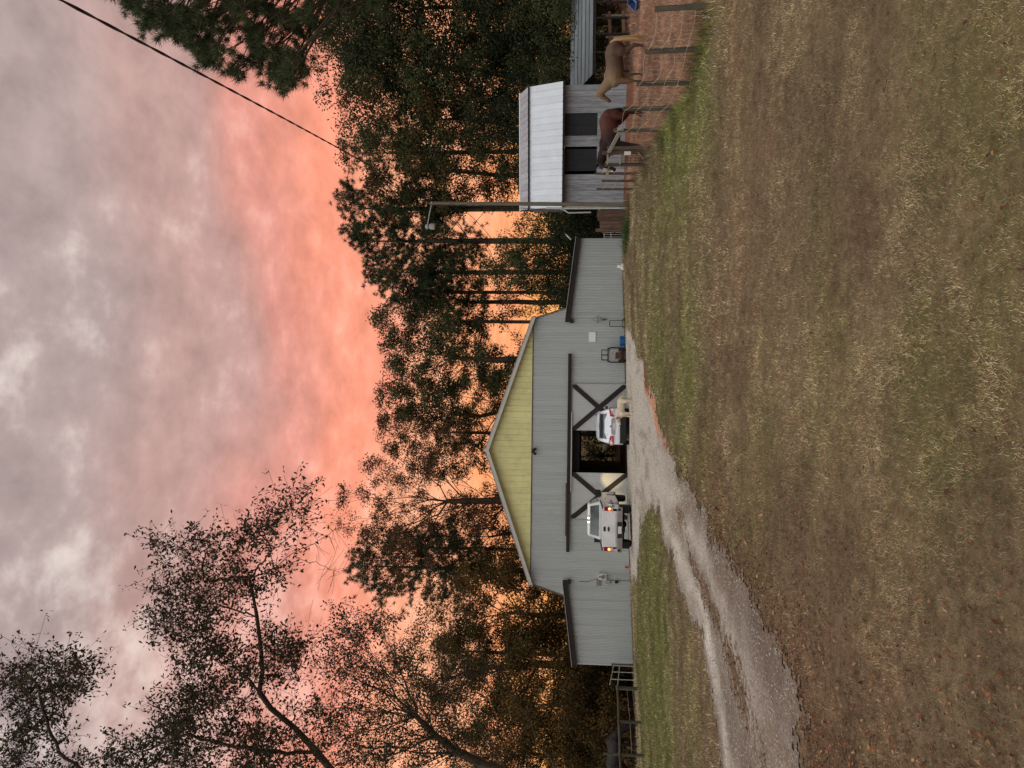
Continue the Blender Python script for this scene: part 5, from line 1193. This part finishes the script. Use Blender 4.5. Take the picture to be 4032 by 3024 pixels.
def broadleaf(label, ypx, xtop, Y, width, pal, seed, ncl=170, nl=70, size=.2, low=.25, trunkpx=None, rtr=.28, gap=.35, sp=(.5, 1.0), depth=None, name='broadleaf_tree', twig=.010):
    rng = np.random.default_rng(seed); top = P(xtop, ypx, Y); bx = P(2200, trunkpx or ypx, Y)[0]; base = np.array([bx, Y, g1(bx, Y)]); H = top[2] - base[2]
    cx = top[0]; zl = base[2] + H * low; zc = zl + (top[2] - zl) * .5; hz = (top[2] - zl) / 2; C = []
    lob = [(rng.uniform(-.55, .55), rng.uniform(-.5, .5), rng.uniform(-.5, .75), rng.uniform(.35, .6)) for _ in range(9)]
    while len(C) < ncl:
        q = rng.uniform(-1, 1, 3); r = np.linalg.norm(q)
        if r > 1: continue
        inl = any(((q[0] - a) ** 2 + (q[1] - b) ** 2 + (q[2] - c) ** 2) < d * d for a, b, c, d in lob)
        if not inl and rng.random() < gap * 1.6: continue
        if r < .45 and rng.random() < .65: continue
        C.append((cx + q[0] * width / 2, Y + q[1] * (depth or width) / 2, zc + q[2] * hz - sp[1] * .35))
    C = np.array(C); tt = []
    for i in range(9):
        f = i / 8; tt.append((base[0] + (cx - base[0]) * f ** 1.5 + rng.normal(0, .12) * f, Y + rng.normal(0, .12) * f, base[2] - .2 + H * .62 * f))
    N, par, cnt, tips = skeleton(tt, C, rng, 1.0, .06, .08)
    w = wood_mesh(N, par, cnt, twig, rtr * .8); lv = leaf_mesh(np.concatenate([C, C + rng.normal(0, .45, C.shape)]), int(nl * 1.35), rng.uniform(*sp, 2 * len(C)), size, PAL[pal], rng)
    return finish(name, label, 'tree', base, w, lv, M_LEAF)
def pine(label, ypx, xtop, Y, width, seed, crown=.55, ncl=150, nn=70, rtr=.22, pal='pine', lean=0.0, ln=.32, wd=.035):
    rng = np.random.default_rng(seed); top = P(xtop, ypx, Y); base = np.array([top[0] - lean, Y, g1(top[0], Y)]); H = top[2] - base[2]; C = []
    for i in range(ncl):
        f = rng.random() ** .8; z = top[2] - .25 - f * crown * H; rad = (width / 2) * (.18 + .9 * np.sin(min(1, f * 1.25 + .08) * pi * .62)) * rng.uniform(.35, 1.0) ** .6 * (1 if rng.random() < .8 else .5); a = rng.uniform(0, 2 * pi)
        C.append((top[0] + rad * cos(a), Y + rad * sin(a), z + rad * .12 + rng.normal(0, .2)))
    C = np.array(C); tt = [(base[0] + lean * (i / 11) , Y, base[2] - .2 + (H - .1) * i / 11) for i in range(12)]
    N, par, cnt, tips = skeleton(tt, C, rng, 1.0, .06, -.05)
    sub = np.concatenate([C + rng.normal(0, .33, C.shape) * np.array([1, 1, .6]) for _ in range(4)])
    return finish('pine_tree', label, 'tree', base, wood_mesh(N, par, cnt, .010, rtr * .85), needle_mesh(np.concatenate([sub, sub + rng.normal(0, .25, sub.shape)]), nn * 2 // 5, ln, wd, PAL[pal], rng), M_NEED)

B_ = broadleaf
# right side: a dense dark mass behind the shed and shelter
B_('tall dense oak at far right behind the low shelter', 40, 1215, 49, 13, 'dark', 101, 260, 90, .21, .08, sp=(.7, 1.3), gap=.1, rtr=.35)
B_('broad leafy oak with rounded top behind the white shed roof', 260, 1195, 51, 14, 'green', 102, 280, 90, .21, .14, sp=(.7, 1.3), gap=.15, trunkpx=330, rtr=.4)
B_('brownish oak with sparse side left of the rounded oak', 470, 1285, 53, 12, 'oak', 103, 130, 92, .19, .22, trunkpx=500, gap=.3)
pine('slender pine top rising over the brownish oak', 605, 1328, 60, 5.0, 104, .35, 70)
B_('thin oak between the slender pine and the utility pole', 690, 1400, 56, 8, 'oak', 105, 85, 86, .19, .28, gap=.35)
pine('tall dark pine directly above the yard light', 822, 1328, 58, 7.5, 106, .42, 150, 80, rtr=.26)
pine('tall pine left of the yard light with forked top', 950, 1372, 57, 7.5, 107, .45, 150, 80, rtr=.28)
pine('dark pine with drooping shoulder right of the barn', 1072, 1418, 58, 6.5, 108, .5, 140, 80, rtr=.24)
B_('open branched tree over the right lean-to with glowing gaps', 1190, 1500, 60, 8, 'rust', 109, 80, 66, .17, .25, gap=.5, sp=(.4, .9))
B_('big leaning oak with dense round head right of the barn ridge', 1400, 1395, 57, 11, 'green', 110, 125, 105, .19, .34, trunkpx=1425, rtr=.38, gap=.45)
B_('reddish sparse tree rising behind the barn ridge', 1620, 1455, 59, 11, 'oak', 111, 115, 84, .18, .3, gap=.3, sp=(.45, .9))
B_('tall fan shaped nearly bare tree left of the barn ridge', 1970, 1350, 56, 14, 'rust', 112, 190, 62, .16, .42, trunkpx=1940, rtr=.40, gap=.25, sp=(.4, .8))
pine('dark topped pine standing behind the left barn eave', 2226, 1357, 54, 6.5, 113, .5, 140, 80, rtr=.26)
B_('brown oak in the gap between the bare tree and the left pine', 2100, 1620, 60, 8, 'oak', 114, 75, 72, .17, .25, gap=.4)
B_('golden green tree rising behind the left lean-to roof', 2400, 1690, 50, 9, 'gold', 115, 125, 92, .17, .30, trunkpx=2440, gap=.25)
B_('dark multi trunk oak at the left corner of the barn', 2620, 1560, 47, 9, 'oak', 116, 115, 78, .15, .35, trunkpx=2600, gap=.35, rtr=.35)
B_('low golden brown oak beside the left rail fence', 2760, 1900, 44, 7, 'gold', 117, 190, 80, .13, .10, gap=.1, sp=(.5, 1.0))
B_('dark leafy tree at the far left edge behind the fence', 2960, 1720, 45, 9, 'oak', 118, 230, 80, .13, .14, gap=.15, sp=(.5, 1.0))
# lower growth between the trunks
for i, (lab, y, xt, Y, w, pal) in enumerate([('dark evergreen thicket behind the low shelter roof', 90, 1850, 46, 8, 'dark'), ('dark evergreen thicket behind the shed ridge', 330, 1800, 48, 8, 'dark'), ('shadowy bush mass behind the shed roof', 560, 1830, 49, 7, 'dark'),
    ('low dark bush between the shed and tall pines', 740, 2060, 50, 5, 'dark'), ('dark rounded evergreen right of the barn wing', 1000, 1900, 50, 6, 'green'), ('dense dark evergreen beside the right lean-to', 1100, 2020, 49, 5, 'dark'), ('low bush behind the plank corral', 880, 2120, 47, 4.5, 'dark'),
    ('bushy sapling behind the right side of the cream gable', 1480, 1960, 55, 5, 'green'), ('brown bush showing over the left barn roof', 2200, 1930, 55, 6, 'gold'), ('gold leaved bush behind the left lean-to beam', 2480, 2060, 49, 5, 'gold'), ('dark thicket seen through the open barn doorway', 1790, 2130, 57, 9, 'dark'), ('evergreen thicket low behind the shelter and shed', 200, 1980, 45.5, 9, 'green'), ('brown brush behind the pipe gate', 2680, 2200, 46, 5, 'oak'), ('brown brush behind the dark grazing horse', 2900, 2180, 43, 6, 'gold')]):
    B_(lab, y, xt, Y, w, pal, 200 + i, 110, 80, .15, .02, rtr=.14, gap=.05, sp=(.5, .95), name='bush_tree')
for i, (y, Y) in enumerate([(829, 56), (1150, 59), (1265, 58), (1700, 60), (2150, 57), (2560, 52)]):
    lab = ['thin straight pine trunk right of the utility pole', 'thin bare trunk over the right lean-to roof', 'thin bare trunk at the right barn eave', 'thin trunk just left of the reddish tree', 'straight trunk above the left roof slope', 'thick dark trunk left of the golden tree'][i]
    pine(lab, y, [1460, 1560, 1600, 1640, 1500, 1700][i], Y, 3.5, 300 + i, .3, 35, 60, rtr=.17)

# the big water oak reaching in from the left, close to the viewer
def near_oak():
    rng = np.random.default_rng(55); Y0 = 16.5
    blobs_ = [(720, 2190, 110, 110, 16), (640, 2115, 60, 40, 4), (850, 2230, 110, 100, 15), (1000, 2110, 100, 60, 15), (1100, 2045, 80, 50, 12), (1190, 1960, 45, 45, 7), (700, 2330, 110, 70, 12), (820, 2370, 120, 65, 14), (950, 2310, 90, 60, 12),
        (1080, 2270, 50, 70, 8), (650, 2450, 60, 55, 9), (760, 2480, 120, 70, 18), (880, 2560, 120, 75, 20), (1100, 2490, 50, 60, 8), (1140, 2570, 60, 55, 22), (1000, 2640, 100, 55, 14), (760, 2620, 60, 60, 8), (820, 2740, 150, 60, 34),
        (700, 2850, 110, 80, 30), (560, 2970, 110, 60, 18), (900, 2880, 140, 90, 24), (1070, 2900, 140, 90, 20), (1000, 3010, 200, 60, 20), (700, 3000, 150, 50, 20), (1200, 2800, 60, 60, 8), (1210, 3040, 80, 60, 10), (850, 3150, 300, 100, 30),
        (60, 2640, 80, 60, 14), (200, 2620, 100, 45, 14), (330, 2640, 70, 40, 10), (120, 2740, 110, 60, 20), (270, 2730, 80, 45, 12), (80, 2880, 80, 80, 16), (230, 2880, 50, 50, 7), (60, 3000, 90, 50, 12), (300, 3010, 70, 30, 6), (150, 3120, 200, 80, 18), (440, 3020, 60, 30, 5)]
    C = []
    for x, y, rx, ry, n in blobs_:
        for _ in range(int(n * 1.0)):
            q = rng.normal(0, .5, 2).clip(-1.1, 1.1); Yd = Y0 + rng.normal(0, 1.1); C.append(P(x + q[0] * rx, y + q[1] * ry, Yd))
    C = np.array(C)
    bx = P(2200, 3330, Y0)[0]; base = np.array([bx, Y0, g1(bx, Y0)])
    L = lambda pts: [P(x, y, Y0 + dy) for x, y, dy in pts]
    main = [base + np.array([0, 0, -.2]), base + np.array([.05, 0, 2.2]), base + np.array([.0, 0, 4.4])] + L([(1500, 3230, 0), (1330, 3060, .1), (1248, 2961, .2), (1166, 2871, .2), (1067, 2790, .1), (1022, 2726, 0), (1035, 2636, -.1), (1026, 2536, -.1), (1012, 2428, -.2), (999, 2356, -.2), (981, 2274, -.2)])
    rngn = rng; N0 = [np.array(p) for p in main]
    def branch(N0, par0, start, pts):
        prev = start
        for p in pts:
            q0 = N0[prev]
            for k in range(1, 6): N0.append(q0 + (np.array(p) - q0) * k / 5 + rng.normal(0, .02, 3) * (k < 5)); par0.append(prev); prev = len(N0) - 1
    par0 = [-1] + list(range(len(main) - 1)); e = len(main) - 1
    branch(N0, par0, e, L([(1030, 2220, -.3), (1085, 2157, -.4), (1150, 2105, -.4), (1202, 2060, -.4), (1215, 1990, -.3), (1210, 1913, -.3)]))
    branch(N0, par0, e, L([(930, 2290, 0), (868, 2275, .2), (790, 2210, .2), (700, 2150, .3), (633, 2100, .3)]))
    branch(N0, par0, e - 2, L([(920, 2400, .4), (800, 2360, .5), (690, 2345, .6), (560, 2320, .6)]))
    branch(N0, par0, e - 5, L([(940, 2640, .3), (860, 2560, .5), (760, 2490, .6), (640, 2445, .6)]))
    branch(N0, par0, e, L([(1060, 2250, .2), (1150, 2180, .3), (1240, 2140, .3), (1310, 2090, .3), (1360, 2020, .3)]))
    branch(N0, par0, e, L([(1080, 2240, -.1), (1180, 2200, 0), (1280, 2230, 0), (1340, 2260, .1)]))
    branch(N0, par0, e - 4, L([(1080, 2560, 0), (1140, 2545, .1), (1225, 2512, .1)]))
    branch(N0, par0, e - 8, L([(1050, 2960, -.2), (880, 2930, -.3), (740, 2890, -.4), (560, 2960, -.3)]))
    branch(N0, par0, 3, L([(1100, 3180, -.4), (700, 3150, -.6), (380, 3080, -.8), (230, 2960, -.9), (170, 2800, -.9), (130, 2650, -.9)]))
    n0 = len(N0); NA = np.zeros((n0 + len(C) * 8 + 4000, 3)); NA[:n0] = N0; par = par0; nn = n0
    cen = NA[:n0].mean(0); order = rng.permutation(len(C)); tips = []; tdir = []
    order = order[np.argsort([np.min(np.linalg.norm(NA[3:n0] - C[i], axis=1)) for i in order])]
    for i in order:
        c = C[i]; d = c - NA[4:nn]; Ls = np.linalg.norm(d, axis=1); j = int(np.argmin(Ls)) + 4; a = NA[j].copy(); l = np.linalg.norm(c - a); k = max(1, min(7, int(l / .25))); prev = j; bow = rng.normal(0, .12, 3) * l
        for q in range(1, k + 1):
            t = q / k; NA[nn] = a + (c - a) * t + bow * t * (1 - t) * 2 + (rng.normal(0, .02, 3) if q < k else 0); par.append(prev); prev = nn; nn += 1
        tips.append(prev); dd = (c - a) / (l + 1e-6); tdir.append(dd)
    bare0 = nn
    # bare outer twigs at the lower right of the limb
    for x, y in [(1374, 2003), (1350, 2060), (1330, 2110), (1345, 2160), (1310, 2190), (1300, 2030), (1325, 2250), (1290, 2270), (1355, 2090), (1320, 2050), (1370, 2050), (1250, 2300), (1290, 2330), (1230, 2360), (1270, 2440), (1225, 2512), (1180, 2420)] + [(1290 + rng.normal(0, 42), 2150 + rng.normal(0, 85)) for _ in range(46)] + [(1240 + rng.normal(0, 30), 2030 + rng.normal(0, 50)) for _ in range(14)] + [(520, 2318), (555, 2390), (570, 2470), (640, 2570), (575, 2090), (600, 2060), (910, 2020)]:
        for _ in range(1):
            c = P(x + rng.normal(0, 8), y + rng.normal(0, 8), Y0 + rng.normal(.1, .3)); j = int(np.argmin(np.linalg.norm(NA[4:bare0] - c, axis=1) + .25 * rng.random(bare0 - 4))) + 4; a = NA[j].copy(); prev = j; k = 4; bow = rng.normal(0, .09, 3) * np.linalg.norm(c - a)
            for q in range(1, k + 1):
                t = q / k; NA[nn] = a + (c - a) * t + bow * t * (1 - t) * 2; par.append(prev); prev = nn; nn += 1
    N = NA[:nn]; par = np.array(par); cnt = np.zeros(nn); 
    lf = np.ones(nn, bool); lf[par[1:]] = False; cnt[lf] = 1; ii_ = np.arange(nn); cnt[lf & (ii_ >= bare0)] = .12
    for i in range(nn - 1, 0, -1): cnt[par[i]] += cnt[i]
    tp = N[tips]
    # short leafy twigs around every tip
    tw = np.concatenate([tp + rng.normal(0, .32, tp.shape) for _ in range(5)]); n1 = len(N)
    N = np.concatenate([N, tw]); par = np.concatenate([par, np.tile(np.array(tips), 5)]); cnt = np.concatenate([cnt, np.ones(len(tw))])
    w = wood_mesh(N, par, cnt, .0034, .105, 5)
    mid = tw * .55 + np.tile(tp, (5, 1)) * .45
    V, Q, c = leaf_mesh(np.concatenate([tw, mid]), 5, .13, .105, [S(54, 54, 34), S(64, 60, 36), S(46, 50, 34), S(78, 62, 38), S(52, 58, 40)], rng, 1.0, .42)
    finish('water_oak', 'large water oak reaching in from the left with crooked leafy limb', 'tree', base, w, (V, Q, c), M_LEAF, None)
near_oak()
def mid_oak():
    rng = np.random.default_rng(77); Y0 = 27.0; C = []
    for x, y, rx, ry, n in [(1400, 2500, 110, 90, 26), (1500, 2440, 90, 50, 14), (1350, 2650, 110, 90, 26), (1480, 2640, 120, 100, 30), (1600, 2600, 100, 100, 24), (1350, 2800, 100, 80, 24), (1500, 2820, 130, 100, 34), (1650, 2760, 120, 110, 30), (1400, 2970, 100, 80, 26), (1560, 2980, 140, 90, 34), (1750, 2920, 120, 100, 30), (1800, 2700, 100, 90, 20), (1340, 2400, 30, 40, 5), (1500, 3150, 250, 120, 40), (1280, 2900, 60, 80, 14)]:
        for _ in range(n): q = rng.normal(0, .5, 2).clip(-1.1, 1.1); C.append(P(x + q[0] * rx, y + q[1] * ry, Y0 + rng.normal(0, 1.5)))
    C = np.array(C); b = P(2200, 3060, Y0); base = np.array([b[0], Y0, g1(b[0], Y0)])
    tt = [base + np.array([0, 0, -.2]), base + np.array([.1, 0, 1.5]), base + np.array([.0, 0, 3.0])] + [P(x, y, Y0) for x, y in ((2000, 3040), (1900, 3010), (1800, 2960), (1720, 2900), (1640, 2820))]
    N, par, cnt, tips = skeleton(tt, C, rng, .6, .14, .08)
    # many fine bare twigs
    tw = np.concatenate([C + rng.normal(0, .28, C.shape) for _ in range(3)])
    k = len(tw); near = np.repeat(C[None], 3, 0).reshape(-1, 3); n0 = len(N)
    N2 = np.concatenate([N, tw]); idx = np.array(tips); inv = np.empty(len(C), int)
    for j, tipi in enumerate(tips): inv[int(np.argmin(np.linalg.norm(C - N[tipi], axis=1)))] = tipi
    par2 = np.concatenate([par, np.tile(inv, 3)]); cnt2 = np.concatenate([cnt, np.ones(k)])
    w = wood_mesh(N2, par2, cnt2, .006, .17, 5)
    lv = leaf_mesh(tw, 15, .28, .12, PAL['dark'] + [S(60, 54, 40), S(66, 58, 38)], rng, 1.0, .45)
    finish('slender_oak', 'slender half bare oak below the crooked limb at left', 'tree', base, w, lv, M_LEAF, None)
mid_oak()
def near_pine():
    rng = np.random.default_rng(88); Y0 = 19.0; C = []
    for x, y, rx, ry, n in [(520, 10, 50, 30, 8), (600, 50, 70, 50, 18), (700, 110, 70, 60, 20), (760, 60, 70, 60, 18), (790, 180, 60, 50, 16), (850, 215, 35, 28, 8), (900, 60, 60, 60, 12), (960, 30, 50, 40, 8), (930, 270, 30, 22, 5), (1000, 130, 60, 50, 14), (1040, 220, 70, 60, 20), (1120, 290, 60, 40, 16), (1150, 320, 40, 22, 7), (1160, 220, 50, 50, 10), (1180, 80, 60, 60, 12), (1230, 50, 50, 60, 10), (1100, 60, 60, 50, 12), (1020, 20, 60, 30, 8),
                            (700, -150, 250, 120, 60), (1000, -180, 250, 120, 60), (1300, -160, 150, 130, 34), (500, -200, 150, 120, 26), (1350, 20, 60, 50, 10), (1450, -40, 90, 80, 16), (300, -300, 140, 100, 24)]:
        for _ in range(n): q = rng.normal(0, .5, 2).clip(-1.1, 1.1); C.append(P(x + q[0] * rx, y + q[1] * ry, Y0 + rng.normal(0, 1.0)))
    C = np.array(C); b = P(2200, -420, Y0); base = np.array([b[0], Y0, g1(b[0], Y0)]); top = P(150, -380, Y0)
    tt = [tuple(base + (top - base) * f + np.array([0, 0, -.2 if f == 0 else 0])) for f in np.linspace(0, 1, 14)]
    N, par, cnt, tips = skeleton(tt, C, rng, .5, .07, -.10)
    ax = np.zeros((len(C), 3)); 
    for tip in tips:
        j = int(np.argmin(np.linalg.norm(C - N[tip], axis=1))); v = N[tip] - N[par[tip]]; ax[j] = v / (np.linalg.norm(v) + 1e-6)
    sub = np.concatenate([C + rng.normal(0, .20, C.shape) for _ in range(2)] + [C]); ax3 = np.concatenate([ax, ax, ax])
    finish('near_pine', 'long needled pine reaching in at the upper right', 'tree', base, wood_mesh(N, par, cnt, .010, .2, 6), needle_mesh(sub, 90, .25, .013, PAL['pinenear'], rng, ax3), M_NEED, None)
near_pine()
# weeds by the fence and the foot of the pole
def weeds(label, px, n, h, pal, seed, name='weed_tuft', spread=.35):
    rng = np.random.default_rng(seed); g = G(*px); t = thing(name, label, 'weeds', tuple(g))
    k = n; a = rng.uniform(0, 2 * pi, k); tl = rng.uniform(.05, .7, k); L = h * rng.uniform(.4, 1.1, k); p = np.c_[rng.normal(0, spread, k), rng.normal(0, .2, k), np.full(k, -.03)]
    d = np.c_[np.sin(tl) * np.cos(a), np.sin(tl) * np.sin(a), np.cos(tl)]; w = np.c_[-np.sin(a), np.cos(a), np.zeros(k)] * .008
    V = np.stack([p - w, p + w, p + d * L[:, None]], 1).reshape(-1, 3); pal = np.array(pal); c = np.repeat(pal[rng.integers(0, len(pal), k)] * rng.uniform(.6, 1.2, k)[:, None], 3, 0)
    npmesh('blades', V, np.arange(3 * k).reshape(-1, 3), MATS['grass_blades'], c, t)
    m = MB()
    for i in range(6): m.tube([(rng.normal(0, spread * .6), rng.normal(0, .1), 0), (rng.normal(0, spread), rng.normal(0, .15), h * rng.uniform(.7, 1.3))], .004, 4)
    m.build('stems', M_BROWNB, t)
GRN = [S(72, 92, 46), S(88, 104, 54), S(60, 80, 42)]; TANP = [S(140, 118, 84), S(120, 98, 70), S(100, 92, 56)]
weeds('tall green grass tuft at the foot of the plank corral', (2478, 900), 500, .55, GRN, 1); weeds('green grass tuft by the right barn corner', (2470, 950), 350, .42, GRN, 2)
weeds('dry grass at the foot of the utility pole', (2480, 806), 350, .4, TANP, 3); weeds('green weeds around the fence post nearest the bay horse', (2610, 520), 300, .35, GRN + TANP, 4)
weeds('dry weeds at the foot of the field gate', (2550, 620), 300, .35, TANP, 5); weeds('brown weeds at the nearest paddock fence post', (2790, 40), 320, .5, TANP, 6); weeds('weeds at the second nearest paddock fence post', (2765, 195), 300, .35, GRN + TANP, 7)
weeds('pale straw heap before the dark grazing horse', (2532, 2935), 400, .16, [S(160, 142, 108), S(140, 124, 96)], 8, 'straw_heap', .7)
